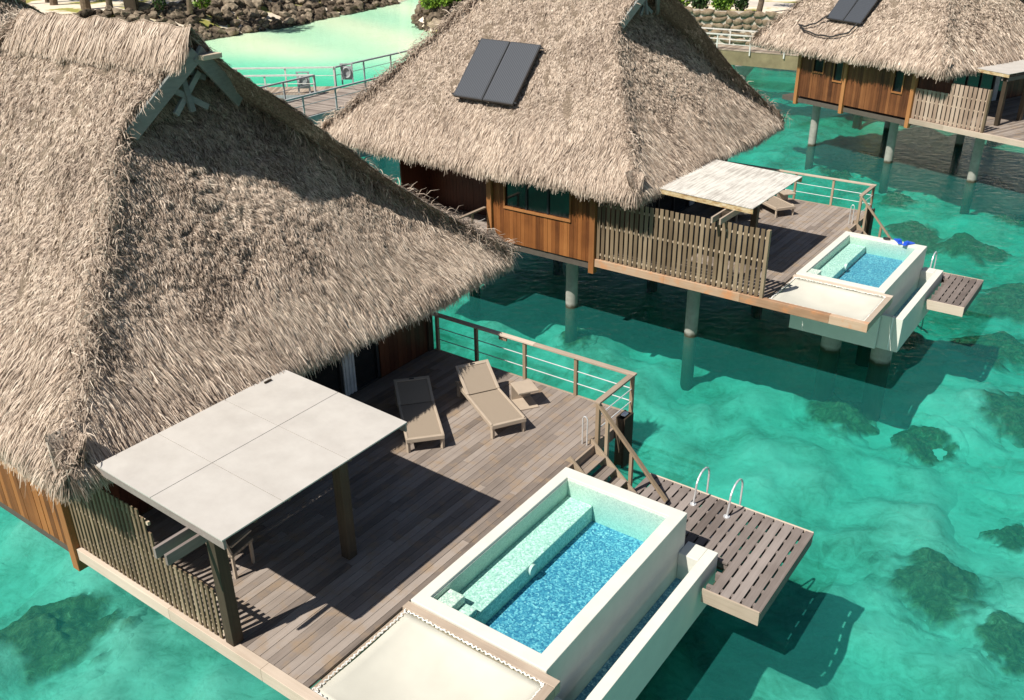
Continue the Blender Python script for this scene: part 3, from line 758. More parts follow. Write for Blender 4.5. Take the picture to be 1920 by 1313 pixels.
def awning(F, P):
    x0, x1, y0, y1, z0, z1 = P['aw']; t = thing('terrace_awning', P['aw_label'], 'awning', F, (0, 2, 0), 'flat terrace awnings')
    def zz(x): return z0 + (z1 - z0) * (x - x0) / (x1 - x0)
    def slab(mb, xa, xb, ya, yb, th, dz=0):
        vs = [(x, y, zz(x) + q + dz) for q in (-th, 0) for y in (ya, yb) for x in (xa, xb)]
        mb.add(vs, [(0, 2, 3, 1), (4, 5, 7, 6), (0, 1, 5, 4), (2, 6, 7, 3), (0, 4, 6, 2), (1, 3, 7, 5)])
    mb = MB(); g = .005
    if P['aw_mat'] == 'awning_board':
        xm = x0 + (x1 - x0) * .46; ys = [y0, y0 + (y1 - y0) * .29, y0 + (y1 - y0) * .64, y1]
        for xa, xb in ((x0, xm - g), (xm + g, x1)):
            for k in range(3): slab(mb, xa, xb, ys[k] + (g if k else 0), ys[k + 1] - (g if k < 2 else 0), .02)
    else: slab(mb, x0, x1, y0, y0 + (y1 - y0) * .70, .02); slab(mb, x0, x1, y0 + (y1 - y0) * .70 + .004, y1, .02, .004)
    part('roof_panel', mb, P['aw_mat'], t)
    if P is P1:
        mb = MB(); mb.box(x0 + .10, x0 + .13, y1 - .52, y1 - .38, zz(x0) + .0, zz(x0) + .03); part('drain_clip', mb, 'dark_post', t, .005)
    mb = MB(); slab(mb, x0 + .05, x1 - .05, y0 + .052, y1 - .052, .012, -.0205); part('seam_light_stop', mb, 'under_dark', t)  # added sheet that keeps sunlight from leaking through the panel seams
    mb = MB(); e = P['aw_edge']
    slab(mb, x0, x1, y0 + .012, y0 + .05, .13, -.021); slab(mb, x0, x1, y1 - .05, y1 - .012, .13, -.021); slab(mb, x1 - .42, x1 - .38, y0 + .053, y1 - .053, .09, -.034); slab(mb, x0 + .02, x0 + .048, y0 + .053, y1 - .053, .10, -.021)
    part('fascia', mb, e, t)
    mb = MB()
    for k in range(1, 6): yk = y0 + (y1 - y0) * k / 6; slab(mb, x0 + .06, x1 - .06, yk - .025, yk + .025, .07, -.034)
    part('rafters', mb, 'dark_post', t)
    px, py1, py2 = P['aw_posts']; beamz = zz(px) - .16
    for dx in (-.115, .115):
        mb = MB(); mb.box(px + dx - .025, px + dx + .025, P['aw_beam_y'], y1 - .1, beamz - .16, beamz); part('beam', mb, P.get('aw_beam_mat', 'slat_wood'), t, .004)
    for yy in (py1, py2):
        mb = MB(); mb.box(px - .088, px + .088, yy - .088, yy + .088, .0, beamz + .01); part('post', mb, 'dark_post', t, .01)
    return t

def railing(F, P):
    t = thing('deck_railing', P['rail_label'], 'railing', F, (0, 8.69, 0), 'deck railings with white rods')
    zt = .90; y = 8.69; xe = 1.50
    mb = MB(); xs_ = [-3.55, -.8, xe + .07]
    for a, b_ in zip(xs_[:-1], xs_[1:]): mb.box(a, b_ - .003, y - .06, y + .06, zt - .045, zt)
    part('top_rail', mb, 'rail_wood', t, .006)
    mb = MB(); mb.box(xe - .055, xe + .065, 7.34, y - .063, zt - .045, zt - .001); part('top_rail', mb, 'rail_wood_y', t, .006)
    for x in (-3.45, -2.35, -1.06, .21, xe):
        mb = MB(); mb.box(x - .035, x + .035, y - .03, y + .04, -.25 if x == xe else -.02, zt - .046); part('post', mb, 'post_wood', t, .004)
    mb = MB(); mb.box(xe - .03, xe + .045, 7.36, 7.44, -.05, zt - .046); part('post', mb, 'post_wood', t, .004)
    for z in (.56, .28):
        mb = MB(); mb.tube([(-3.45, y, z), (xe, y, z)], .011, 8); part('rod', mb, 'rod_white', t)
        mb = MB(); mb.tube([(xe, y, z), (xe, 7.44, z)], .011, 8); part('rod', mb, 'rod_white', t)
    mb = MB(); mb.beam((-1.72, y, .80), (-1.52, y, .80), .05, .10); part('bracket', mb, 'post_wood', t, .01)
    return t

def stairs(F, P):
    zp = P['plat'][4]; t = thing('deck_stairs', P['stair_label'], 'stairs', F, (1.9, 7, zp), 'deck stairs')
    for y in (6.56, 7.30):
        mb = MB(); mb.beam((1.36, y, .02), (2.42, y, zp - .02), .045, .24, side=(0, 1, 0)); part('stringer', mb, 'stair_wood', t, .005)
    for k in range(4):
        z = -.17 * (k + 1); x = 1.50 + .235 * k
        mb = MB(); mb.box(x, x + .13, 6.59, 7.27, z - .03, z); mb.box(x + .135, x + .265, 6.59, 7.27, z - .03, z); part('tread', mb, 'deck_wood', t, .003)
    mb = MB(); p0, p1 = (1.50, 7.38, .86), (3.0, 7.40, zp + .12); mb.beam(p0, p1, .09, .045, side=(0, 1, 0)); part('handrail', mb, 'post_wood', t, .006)
    for x in (1.72, 2.25):
        zt = .86 + (x - 1.5) / 1.5 * (zp + .12 - .86) - .03
        mb = MB(); mb.box(x - .032, x + .032, 7.35, 7.42, max(zp, -.95), zt); part('post', mb, 'post_wood', t, .004)
    mb = MB(); mb.tube([(1.30, 7.20, .0), (1.30, 7.20, .55), (1.33, 7.20, .60), (1.37, 7.20, .60), (1.40, 7.20, .55), (1.40, 7.20, 0)], .014, 8); part('grab_handle', mb, 'steel', t)
    return t

def platform(F, P):
    x0, x1, y0, y1, z = P['plat']; xs0 = 4.52; ysp = 6.52
    t = thing('swim_platform', P['plat_label'], 'platform', F, ((x0 + x1) / 2, y1 - 1, z), 'slatted swimming platforms')
    mb = MB(); x = x0; p = .182; k = 0
    while x < x1 - .30:
        ya = y0 if x > xs0 else ysp
        if P.get('plat_cut') and x <= xs0: ya = ysp
        mb.box(x, x + .148, ya + .03, y1 - .04, z - .035, z + random.uniform(-.002, .002)); x += p
    mb.box(x, x + .14, y0 + .03, y1 - .04, z - .035, z); mb.box(x + .145, x1 - .045, y0 + .03, y1 - .04, z - .035, z + .002)
    part('slats', mb, 'slat_wood', t)
    mb = MB(); x = x0 + .1
    while x < x1 - .3: mb.box(x, x + .155, (y0 if x > xs0 else ysp) + .05, y1 - .06, z - .20, z - .165); x += p
    part('light_block_slats', mb, 'dark_post', t)  # added layer below the gaps, blocks sunlight falling through the slats
    mb = MB(); y = y1 - .12
    while y > y0:
        mb.box(x0 + .1 if y > ysp else xs0, x1 - .06, y - .07, y, z - .16, z - .008, .5); y -= .36
    part('cross_battens', mb, 'slat_wood', t)
    mb = MB(); mb.box(x0, x1, y1 - .035, y1, z - .22, z + .004); part('edge_board', mb, 'rail_wood', t, .004)
    mb = MB(); mb.box(x1 - .042, x1, y0 + .032, y1 - .037, z - .26, z + .003); part('edge_board', mb, 'slat_wood', t, .004)
    mb = MB(); mb.box(xs0 - .02, x1, y0, y0 + .03, z - .27, z + .002); part('edge_board', mb, 'rail_wood', t, .004)
    mb = MB()
    mb.tube([(x0 + .5, y1 - .5, -4.3), (x0 + .5, y1 - .5, z - .17)], .09, 12); part('support_post', mb, 'concrete', t)
    return t

def ladder(F, P):
    z = P['plat'][4]; y1 = P['plat'][3]; t = thing('swim_ladder', P['lad_label'], 'ladder', F, (3.7, y1, z), 'steel swimming ladders')
    for x in (3.38, 4.04):
        pts = [(x, y1 - .47, z)]
        pts += [(x + .02, y1 - .47 + .02, z + .28)]
        for a in np.linspace(math.pi, 0, 9): pts.append((x + .02, y1 - .17 + .28 * math.cos(a), z + .36 + .25 * math.sin(a)))
        pts += [(x + .02, y1 + .10, z + .1), (x + .02, y1 + .09, z - .4), (x + .02, y1 + .12, z - 2.0)]
        mb = MB(); mb.tube(pts, .019, 12); mb.tube([(x, y1 - .47, z), (x, y1 - .47, z + .02)], .06, 12)
        part('handle', mb, 'steel', t, smooth=False)
    for k in range(5):
        zz = z - .15 - k * .3; mb = MB(); mb.box(3.38, 4.08, y1 + .05, y1 + .15, zz, zz + .03); part('rung', mb, 'steel', t)
    return t

def pool(F, P):
    a, b_, c, d = 1.50, 3.89, 2.12, 6.32; ia, ib, ic, id_ = 1.70, 3.66, 2.34, 6.06; zt = .05; zb = -1.56; fl, bn = P['pool_depth']
    t = thing('plunge_pool', P['pool_label'], 'pool', F, (2.7, 4.2, -1.5), 'raised plunge pools')
    mb = MB()
    def ring(mb, o, i, z0, z1):
        (a, b_, c, d), (e, f, g, h) = o, i
        vs = [(a, c, z0), (b_, c, z0), (b_, d, z0), (a, d, z0), (a, c, z1), (b_, c, z1), (b_, d, z1), (a, d, z1), (e, g, z0), (f, g, z0), (f, h, z0), (e, h, z0), (e, g, z1), (f, g, z1), (f, h, z1), (e, h, z1)]
        fs = []
        for k in range(4):
            n_ = (k + 1) % 4; fs += [(k, n_, n_ + 4, k + 4), (k + 8, k + 12, n_ + 12, n_ + 8), (k + 4, n_ + 4, n_ + 12, k + 12), (k, k + 8, n_ + 8, n_)]
        mb.add(vs, fs, .5)
    ring(mb, (a, b_, c, d), (ia, ib, ic, id_), zb, zt); mb.box(ia + .001, ib - .001, ic + .001, id_ - .001, zb + .002, fl - .10)
    part('basin', mb, 'render_white', t, .012)
    mb = MB(); ring(mb, (ia - .001, ib + .001, ic - .001, id_ + .001), (ia + .012, ib - .012, ic + .012, id_ - .012), fl - .09, .0); part('wall_tiles', mb, 'mosaic_wall', t)
    mb = MB(); mb.box(ia + .013, ib - .013, ic + .013, id_ - .013, fl - .095, fl); part('floor_tiles', mb, 'mosaic_blue', t)
    mb = MB(); mb.box(ia + .014, 2.24, ic + .014, id_ - .014, fl + .001, bn); part('bench', mb, 'mosaic_pale', t, .015)
    for (x0, x1, z) in ((ia + .016, 2.0, bn + .24), (2.003, 2.22, bn + .10), (2.26, 2.48, fl + .18)):
        mb = MB(); mb.box(x0, x1, ic + .016, ic + .42 - (.1 if x0 > 2.1 else 0), bn - .005 if x0 < 2.24 else fl + .002, z); part('step', mb, 'mosaic_pale', t, .012)
    mb = MB(); mb.tube([(2.22, 4.15, (bn + fl) / 2 + .06), (2.29, 4.15, (bn + fl) / 2 + .06)], .095, 20); part('jet_outlet', mb, 'render_white', t)
    mb = MB(); mb.box(ia + .008, ib - .008, ic + .008, id_ - .008, fl - .05, -.012)
    part('pool_water', mb, 'pool_water', t)
    # overflow trough on the outer long side
    x1, y0, y1, tz = 4.44, 2.24, 6.46, -.62
    mb = MB(); w = .19
    mb.box(x1 - w, x1, y0, y1, zb, tz, .5); mb.box(b_ + .002, x1 - w - .001, y1 - .38, y1, zb, tz, .5); mb.box(b_ + .002, x1 - w - .001, y0, y0 + .12, zb, tz, .5); mb.box(b_ + .002, x1 - w - .001, y0 + .121, y1 - .381, zb, zb + .12, .5)
    part('trough', mb, 'render_white', t, .01)
    mb = MB(); mb.box(b_ + .003, x1 - w - .002, y0 + .122, y1 - .382, zb + .121, -1.15, .5); part('floor_tiles', mb, 'mosaic_blue', t)
    mb = MB(); mb.box(b_ - .004, x1 - w + .006, y0 + .115, y1 - .375, -1.22, -.86); part('pool_water', mb, 'pool_water', t)
    mb = MB(); mb.tube([(4.19, 2.225, zb + .05), (4.19, 2.225, tz + .0), (4.19, 2.26, tz + .01)], .02, 8)
    part('drain_pipe', mb, 'rope', t)
    return t

def pile(F, x, y, ztop, label, r=.2):
    t = thing('concrete_pile', label, 'pile', F, (x, y, -4.5), 'round concrete piles of the bungalows')
    mb = MB(); mb.tube([(x, y, -4.5), (x, y, ztop - .14)], r, 28); o = part('shaft', mb, 'concrete', t)
    mb = MB(); mb.box(x - r * 1.35, x + r * 1.35, y - r * 1.35, y + r * 1.35, ztop - .139, ztop); part('cap', mb, 'concrete', t, .02)
    return t

def box_post(F, label):
    t = thing('mooring_post', label, 'post', F, (1.60, 8.25, -1), 'boxed posts by the stairs')
    mb = MB(); mb.box(1.54, 1.58, 8.02, 8.36, -.85, .26); mb.box(1.70, 1.74, 8.02, 8.36, -.85, .26); mb.box(1.581, 1.699, 8.32, 8.36, -.8, .24); mb.box(1.581, 1.699, 8.02, 8.05, -.8, .24); part('boards', mb, 'dark_post', t, .004)
    mb = MB(); mb.box(1.59, 1.69, 8.10, 8.26, .262, .30); part('lamp', mb, 'lamp_white', t, .02)

def lounger(F, foot, ang, label, back=.52):
    """foot: centre of the foot end, ang: direction (deg) from foot to head in the frame"""
    t = thing('sun_lounger', label, 'sun lounger', F, (foot[0], foot[1], 0), 'woven sun loungers on the decks')
    a = math.radians(ang); d = Vector((math.cos(a), math.sin(a), 0)); s = Vector((-math.sin(a), math.cos(a), 0)); B0 = Vector((foot[0], foot[1], 0)); w = .36
    def pt(u, v, z): return B0 + d * u + s * v + Vector((0, 0, z))
    H, LF = .31, 1.28
    mb = MB()
    for v in (-w + .025, w - .025): mb.beam(pt(0, v, H - .04), pt(1.95, v, H - .04), .05, .09)
    mb.beam(pt(.025, -w, H - .04), pt(.025, w, H - .04), .06, .09); mb.beam(pt(1.92, -w, H - .045), pt(1.92, w, H - .045), .05, .08); mb.beam(pt(LF, -w + .03, H - .045), pt(LF, w - .03, H - .045), .05, .05)
    part('frame', mb, 'lounger_frame', t, .012)
    for u in (.06, 1.84):
        for v in (-w + .04, w - .04):
            mb = MB(); mb.beam(pt(u, v, 0), pt(u, v, H - .08), .055, .07); part('leg', mb, 'lounger_frame', t, .008)
    mb = MB(); p = [pt(.05, -w + .05, H - .008), pt(.05, w - .05, H - .008), pt(LF, w - .05, H - .008), pt(LF, -w + .05, H - .008)]
    q = [x - Vector((0, 0, .012)) for x in p]; mb.add(q + p, [(3, 2, 1, 0), (4, 5, 6, 7), (0, 1, 5, 4), (1, 2, 6, 5), (2, 3, 7, 6), (3, 0, 4, 7)]); part('seat', mb, 'lounger_weave', t)
    bl = .70; cb, sb = math.cos(back), math.sin(back)
    def bp(k, v, off=0): return pt(LF + .02 + k * cb - off * sb, v, H + k * sb + off * cb)
    mb = MB(); nv = (d * -sb + Vector((0, 0, cb)))
    for v in (-w + .03, w - .03): mb.beam(bp(0, v), bp(bl, v), .06, .035, side=tuple(s))
    mb.beam(bp(bl - .035, -w + .061), bp(bl - .035, w - .061), .07, .035, side=tuple(d * cb + Vector((0, 0, sb)))); bk = part('backrest', mb, 'lounger_frame', t, .006)
    mb = MB(); p = [bp(.0, -w + .055, .004), bp(.0, w - .055, .004), bp(bl - .06, w - .055, .004), bp(bl - .06, -w + .055, .004)]
    q = [x - nv * .012 for x in p]; mb.add(q + p, [(3, 2, 1, 0), (4, 5, 6, 7), (0, 1, 5, 4), (1, 2, 6, 5), (2, 3, 7, 6), (3, 0, 4, 7)]); part('mesh_panel', mb, 'lounger_weave', bk)
    mb = MB(); mb.beam(bp(bl - .035, -.05, .02), bp(bl - .035, .05, .02), .03, .012, side=tuple(d)); part('clip', mb, 'panel_frame', bk)
    return t

def side_table(F, c, ang, label):
    t = thing('side_table', label, 'side table', F, (c[0], c[1], 0), 'small side tables by the loungers')
    a = math.radians(ang); d = Vector((math.cos(a), math.sin(a), 0)); s = Vector((-math.sin(a), math.cos(a), 0)); B0 = Vector((c[0], c[1], 0)); h = .24
    def bx_(u0, u1, v0, v1, z0, z1):
        mb = MB(); P_ = [B0 + d * u + s * v + Vector((0, 0, z)) for z in (z0, z1) for v in (v0, v1) for u in (u0, u1)]
        mb.add(P_, [(0, 2, 3, 1), (4, 5, 7, 6), (0, 1, 5, 4), (2, 6, 7, 3), (0, 4, 6, 2), (1, 3, 7, 5)]); return mb
    part('top', bx_(-h, h, -h * .9, h * .9, .37, .41), 'lounger_frame', t, .008); part('side', bx_(h - .035, h, -h * .88, h * .88, .031, .369), 'lounger_frame', t, .006)
    part('base', bx_(-h, h, -h * .9, h * .9, 0, .03), 'lounger_frame', t, .006)
    return t

def collectors(F, corners, label):
    """corners BL BR TR TL of the pair on the side slope"""
    BL, BR, TR, TL = [Vector(c) for c in corners]; O = (BL + TR) / 2
    t = thing('solar_panels', label, 'solar panels', F, tuple(O), 'pairs of rooftop solar panels')
    ux = (BR - BL).normalized(); uy = (TL - BL); uy = (uy - ux * uy.dot(ux)).normalized(); nn = ux.cross(uy); W_ = (BR - BL).length; Hh = (TL - BL).length
    def slab(a0, a1, b0, b1, n0, n1):
        mb = MB(); vs = [BL + ux * a + uy * b + nn * n_ for n_ in (n0, n1) for b in (b0, b1) for a in (a0, a1)]
        mb.add(vs, [(0, 2, 3, 1), (4, 5, 7, 6), (0, 1, 5, 4), (2, 6, 7, 3), (0, 4, 6, 2), (1, 3, 7, 5)]); return mb
    for k in range(2):
        a0 = k * W_ / 2 + .015; a1 = (k + 1) * W_ / 2 - .015
        c = part('panel_frame', slab(a0, a1, 0, Hh, .10, .185), 'panel_frame', t, .006)
        part('collector_glass', slab(a0 + .035, a1 - .035, .035, Hh - .035, .1855, .19), 'collector', c)
    mb = MB()
    for b in (.08, Hh - .08): mb.tube([BL + ux * -.08 + uy * b + nn * .14, BL + ux * (W_ + .08) + uy * b + nn * .14], .025, 8)
    for a in (.1, W_ - .1): mb.beam(BL + ux * a + uy * .1 - nn * .1, BL + ux * a + uy * .1 + nn * .12, .04, .04); mb.beam(BL + ux * a + uy * (Hh - .1) - nn * .1, BL + ux * a + uy * (Hh - .1) + nn * .12, .04, .04)
    part('mount', mb, 'panel_frame', t)
    return t

# ------------------------------------------------------------------ the three bungalows
F1 = Frame((-3.991, 9.53), -.629); F2 = Frame((5.218, 22.012), -.636, .972); F3 = Frame((19.38, 36.95), -.999, 1.0, .2)
P1 = dict(label='nearest thatched bungalow, its huge roof filling the left of the picture', x_back=-13.8, dens=4200, wid=.0135, wall_back=-12.2,
    clad=[(-12.2, -3.84)], windows=[(-6.86, -4.55, 1.0, 1.9)], posts=[-3.75, -7.43],
    deck_label='grey weathered deck of the nearest bungalow with two sun loungers on it', deck_x1=4.12, pale_beam=True,
    net_label='large cream lounging net at the bottom edge beside the near pool',
    fence_x=-.06, fence_h=lambda x: 1.60 if x < -1.62 else (1.60 - (x + 1.62) * 1.9 if x < -1.27 else .92 + .01 * math.sin(9 * x)), frails=(.12, .72, 1.38), fpitch=.115, fw=.056, fpost=False,
    fence_label='nearest slatted privacy fence, cut low at its outer end beside the awning post',
    aw=(-2.02, .64, -.18, 3.22, 2.32, 2.227), aw_mat='awning_board', aw_edge='slat_wood', aw_posts=(.02, .12, 2.36), aw_beam_y=-.66, aw_label='clean cream flat awning with six panels over the nearest deck',
    rail_label='railing round the far side of the nearest deck', stair_label='short wooden stairs from the nearest deck down to its swimming platform',
    plat=(2.25, 5.475, 5.745, 8.21, -.85), plat_label='near slatted swimming platform with two tall ladder handles', lad_label='steel ladder with two hoop handles on the near swimming platform',
    pool_depth=(-.66, -.33), pool_label='near plunge pool, large blue pool in the middle of the lower picture')
P2 = dict(label='middle thatched bungalow with orange wood walls behind the near one', x_back=-14.2, dens=2000, wid=.018, wall_back=-11.2,
    clad=[(-7.34, -3.84)], windows=[(-6.86, -4.55, 1.0, 1.9)], posts=[-3.75, -7.43], recess=(-11.15, -7.36),
    deck_label='grey deck of the middle bungalow behind the slatted fence', deck_x1=4.12,
    net_label='cream lounging net at the outer corner of the middle deck',
    fence_x=1.33, fence_h=lambda x: 1.80 + .008 * math.sin(7 * x), frails=(.12, .95, 1.55), fpitch=.15, fw=.10,
    fence_label='long full height slatted fence standing on the orange beam of the middle bungalow',
    aw=(-2.17, .69, .52, 4.04, 2.21, 2.11), aw_mat='awning_worn', aw_edge='awning_edge', aw_posts=(.06, .3, 2.36), aw_beam_y=-.3, aw_beam_mat='rail_wood_y', aw_label='worn streaky white awning of the middle bungalow with stained edges',
    rail_label='railing round the far side of the middle deck', stair_label='small wooden stairs behind the middle pool',
    plat=(2.25, 5.48, 4.53, 6.96, -.85), plat_label='slatted swimming platform of the middle bungalow at the right', lad_label='steel ladder partly hidden behind the middle pool trough',
    pool_depth=(-.42, -.21), pool_label='middle plunge pool with blue flippers on its rim')
P3 = dict(label='far thatched bungalow in the upper right corner on tall concrete piles', x_back=-12.7, dens=750, wid=.032, wall_back=-10.9, full=.3,
    clad=[(-10.0, -3.84)], windows=[(-9.15, -8.6, 1.25, 1.9), (-7.95, -7.5, 1.0, 1.95), (-4.75, -4.3, 1.0, 1.95)], posts=[-3.75, -7.3, -10.0], wall_bottom=-.02,
    deck_label='pinkish grey deck of the far bungalow at the right edge', deck_x1=3.2, no_pool=True, pale_beam=True, net_label='',
    fence_x=-.36, fence_h=lambda x: 1.30 if x < -2.2 else 1.72, frails=(.12, .78, 1.22), fpitch=.20, fw=.15, fmat='fence_wood_pink', clad_mat='cladding_brown',
    fence_label='broad boarded pinkish fence of the far bungalow, low on its left half',
    aw=(-3.4, -.55, 1.5, 5.2, 2.25, 2.15), aw_mat='awning_board', aw_edge='awning_edge', aw_posts=(-.75, 1.75, 3.4), aw_beam_y=1.6, aw_label='cream awning of the far bungalow at the right edge')
for F, P in ((F1, P1), (F2, P2), (F3, P3)):
    bungalow(F, P); deck(F, P); fence(F, P); awning(F, P)
    if P is not P3:
        net(F, P); railing(F, P); stairs(F, P); platform(F, P); ladder(F, P); pool(F, P)
names = {0: 'near', 1: 'middle', 2: 'far'}
for i, (F, P) in enumerate(((F1, P1), (F2, P2), (F3, P3))):
    for j, (x, y) in enumerate(((-9.4, (3.2, 1.55, .9)[i]), (-5.25, (3.2, 1.3, 1.3)[i]), (-1.2, (3.2, 1.55, 1.55)[i]), (-9.4, 6.8), (-5.25, 6.8), (-1.2, 6.8))):
        where = ('left', 'middle', 'right')[j % 3] + (' front' if j < 3 else ' back')
        pile(F, x, y, -.34 if x < -3.7 else -.245, 'round concrete pile under the %s of the %s bungalow' % (where, names[i]), .19)
    if P is not P3:
        for (x, y), wh in (((2.5, 3.0), 'near end'), ((3.9, 3.0), 'outer near corner'), ((2.9, 5.6), 'far end')):
            pile(F, x, y, -1.565, 'thick concrete pile under the %s of the %s plunge pool' % (wh, names[i]), .28)
box_post(F1, 'boxed wooden post with a small white lamp outside the near railing corner')
box_post(F2, 'boxed wooden post outside the middle railing corner')

# balcony beside the middle house
t = thing('side_balcony', 'small side balcony with a sloping rail beside the middle orange wall', 'balcony', F2, (-9, -.5, 0))
mb = MB(); y = -1.6
while y < 1.35: mb.box(-10.9, -7.5, y, y + .134, -.04, 0); y += .14
part('floor_boards', mb, 'deck_wood_x', t)
mb = MB(); mb.box(-7.62, -7.52, -1.6, -.08, .82, .87); part('top_rail', mb, 'rail_wood_y', t, .005)
for yy in (-1.58, -.75):
    mb = MB(); mb.box(-7.60, -7.54, yy, yy + .06, 0, .818); part('post', mb, 'post_wood', t)
mb = MB(); mb.tube([(-7.57, -1.55, .5), (-7.57, -.1, .5)], .01, 6); mb.tube([(-7.57, -1.55, .25), (-7.57, -.1, .25)], .01, 6); part('rod', mb, 'rod_white', t)

# furniture
lounger(F1, (.02, 6.64), 149.7, 'sunlit sun lounger on the near deck beside the small table', .55)
lounger(F1, (-.93, 5.32), 138.5, 'half shaded sun lounger on the near deck close to the awning', .30)
side_table(F1, (-.44, 7.80), 146, 'small open sided table beside the sunlit lounger on the near deck')
lounger(F2, (-.59, 6.72), 146, 'sun lounger on the middle deck with its foot end in front of the side table', .5)
lounger(F2, (-1.45, 5.60), 140, 'sun lounger mostly hidden under the middle awning', .3)
side_table(F2, (-1.10, 8.02), 140, 'small open sided table behind the lounger on the middle deck')
# dining chair glimpsed behind the near fence
def chair(F, c, ang, label):
    t = thing('terrace_chair', label, 'chair', F, (c[0], c[1], 0)); a = math.radians(ang); d = Vector((math.cos(a), math.sin(a), 0)); s = Vector((-math.sin(a), math.cos(a), 0)); B0 = Vector((c[0], c[1], 0))
    def pt(u, v, z): return B0 + d * u + s * v + Vector((0, 0, z))
    mb = MB(); mb.beam(pt(-.24, 0, .44), pt(.24, 0, .44), .48, .05); part('seat', mb, 'lounger_weave', t, .01)
    mb = MB(); mb.beam(pt(-.22, 0, .47), pt(-.34, 0, .9), .46, .04, side=tuple(s)); part('backrest', mb, 'lounger_frame', t, .01)
    for u in (-.2, .2):
        for v in (-.2, .2): mb = MB(); mb.beam(pt(u, v, 0), pt(u, v, .415), .04, .04); part('leg', mb, 'lounger_frame', t)
    for v in (-.24, .24): mb = MB(); mb.beam(pt(-.24, v, .64), pt(.2, v, .64), .05, .03); part('arm', mb, 'lounger_frame', t)
chair(F1, (-1.25, 1.15), 100, 'terrace chair in the shade behind the low part of the near fence')

# solar panels
collectors(F2, [(-9.3, .78, 3.70), (-7.0, .76, 3.68), (-7.13, 2.20, 5.16), (-9.2, 2.22, 5.16)], 'pair of dark solar panels on the middle thatched roof')
collectors(F3, [(-9.2, .56, 3.46), (-7.2, .50, 3.40), (-7.35, 1.85, 4.84), (-9.35, 1.9, 4.9)], 'pair of dark solar panels cut by the top edge on the far roof')
mb = MB()
def onslope(x, y, off=.10): return (x, y, ZE + (y + .7) * 1.04 - .08 + off)
pts = [onslope(-9.1, .48, .2), onslope(-9.6, .2), onslope(-10.1, .05), onslope(-10.45, .1), onslope(-9.9, -.10), onslope(-9.0, -.2), onslope(-8.2, -.18), onslope(-7.5, .05), onslope(-7.3, .45, .2)]
sp = []
for i in range(len(pts) - 1):
    for k in range(5): sp.append(Vector(pts[i]).lerp(Vector(pts[i + 1]), k / 5) + Vector((0, 0, .02 * math.sin(k))))
mb.tube(sp, .035, 8); single('black_hose', mb, 'black_hose', 'thin black hose looped over the thatch below the far solar panels', 'hose', F3, (-9, 0, 3))

# blue flippers and snorkel on the middle pool rim
fp = thing('swim_flippers', 'pair of bright blue swim flippers lying on the middle pool rim', 'flippers', F2, (3.25, 6.15, .06))
for k, (x, y, a) in enumerate(((3.10, 6.22, 20), (3.38, 6.16, -15))):
    a = math.radians(a); c, s = math.cos(a), math.sin(a); out = [(-.06, -.28), (.06, -.28), (.07, -.05), (.12, .22), (.0, .26), (-.12, .22), (-.07, -.05)]
    mb = MB(); mb.prism([(x + u * c - v * s, y + (u * s + v * c) * .75) for u, v in out], .055, .085); part('blade', mb, 'flipper_blue', fp, .008)
    mb = MB(); mb.tube([(x + .19 * s, y - .19 * c * .75, .10), (x + .04 * s, y - .04 * c * .75, .11)], .06, 10); part('foot_pocket', mb, 'flipper_blue', fp)
mk = MB(); mk.tube([(2.75 + .09 * math.cos(a), 6.2 + .06 * math.sin(a), .09) for a in np.linspace(0, 6.28, 14)], .02, 6); single('diving_mask', mk, 'black_hose', 'small dark diving mask beside the blue flippers', 'diving mask', F2, (2.75, 6.2, .06))

# ------------------------------------------------------------------ fourth roof peeking at the top left corner
F4 = Frame((-31.0, 50.5), -.55)
b4 = thing('overwater_bungalow', 'thatched roof of a distant bungalow peeking in at the top left corner', 'bungalow', F4, (-7.8, 4.3, 0), 'thatched overwater bungalows')
roof_mesh('thatched_roof', b4, F4, (-7.8, 4.3, 0), -13.8, 130, .07)
mb = MB(); boards_x(mb, -12, -3.8, .04, -.1, 2.5); mb.box(-3.85, -3.8, .05, 8.5, -.1, 2.5); mb.box(-12, -11.95, .05, 8.5, -.1, 2.5); mb.box(-11.94, -3.86, 8.45, 8.5, -.1, 2.5); part('side_wall', mb, 'cladding', b4)
mb = MB(); mb.box(-12, -3.8, .06, 8.4, -.4, -.12); part('floor_slab', mb, 'under_dark', b4)
for k, (x, y) in enumerate(((-9.4, 1.5), (-5.2, 1.5), (-9.4, 7), (-5.2, 7))): pile(F4, x, y, -.405, 'round concrete pile under the distant top left bungalow, hidden behind the near roof', .2)

# ------------------------------------------------------------------ walkways
def rail_run(t, p, q, z, h, sp, mat, rails=(.95, .55), post=.05, cap=.07, below=.3):
    p, q = Vector((*p, 0)), Vector((*q, 0)); ln = (q - p).length; d = (q - p) / ln; k = int(round(ln / sp))
    for i in range(k + 1):
        c = p + d * (ln * i / k); mb = MB(); mb.beam((c.x, c.y, z - below), (c.x, c.y, z + h - cap), post * 1.6, post, side=tuple(d)); part('post', mb, mat, t)
    mb = MB(); mb.beam((p.x, p.y, z + h - cap / 2), (q.x, q.y, z + h - cap / 2), .13, cap); part('top_rail', mb, mat, t)
    for r in rails[1:]:
        mb = MB(); mb.tube([(p.x, p.y, z + r), (q.x, q.y, z + r)], .018, 6); part('rod', mb, mat, t)
def planks(mb, a, b, w, z, th=.05, pw=.16):
    """planks laid across the path from a to b (centreline), width w"""
    a, b = Vector(a), Vector(b); ln = (b - a).length; d = (b - a) / ln; s = Vector((-d.y, d.x)); x = 0
    while x < ln:
        p = a + d * (x + pw / 2); mb.beam((p.x - s.x * w / 2, p.y - s.y * w / 2, z - th / 2), (p.x + s.x * w / 2, p.y + s.y * w / 2, z - th / 2), pw - .012, th, side=(d.x, d.y, 0)); x += pw
dA = Vector((.54, .84)); sA = Vector((-.84, .54)); pn = Vector((-8.0, 44.1))
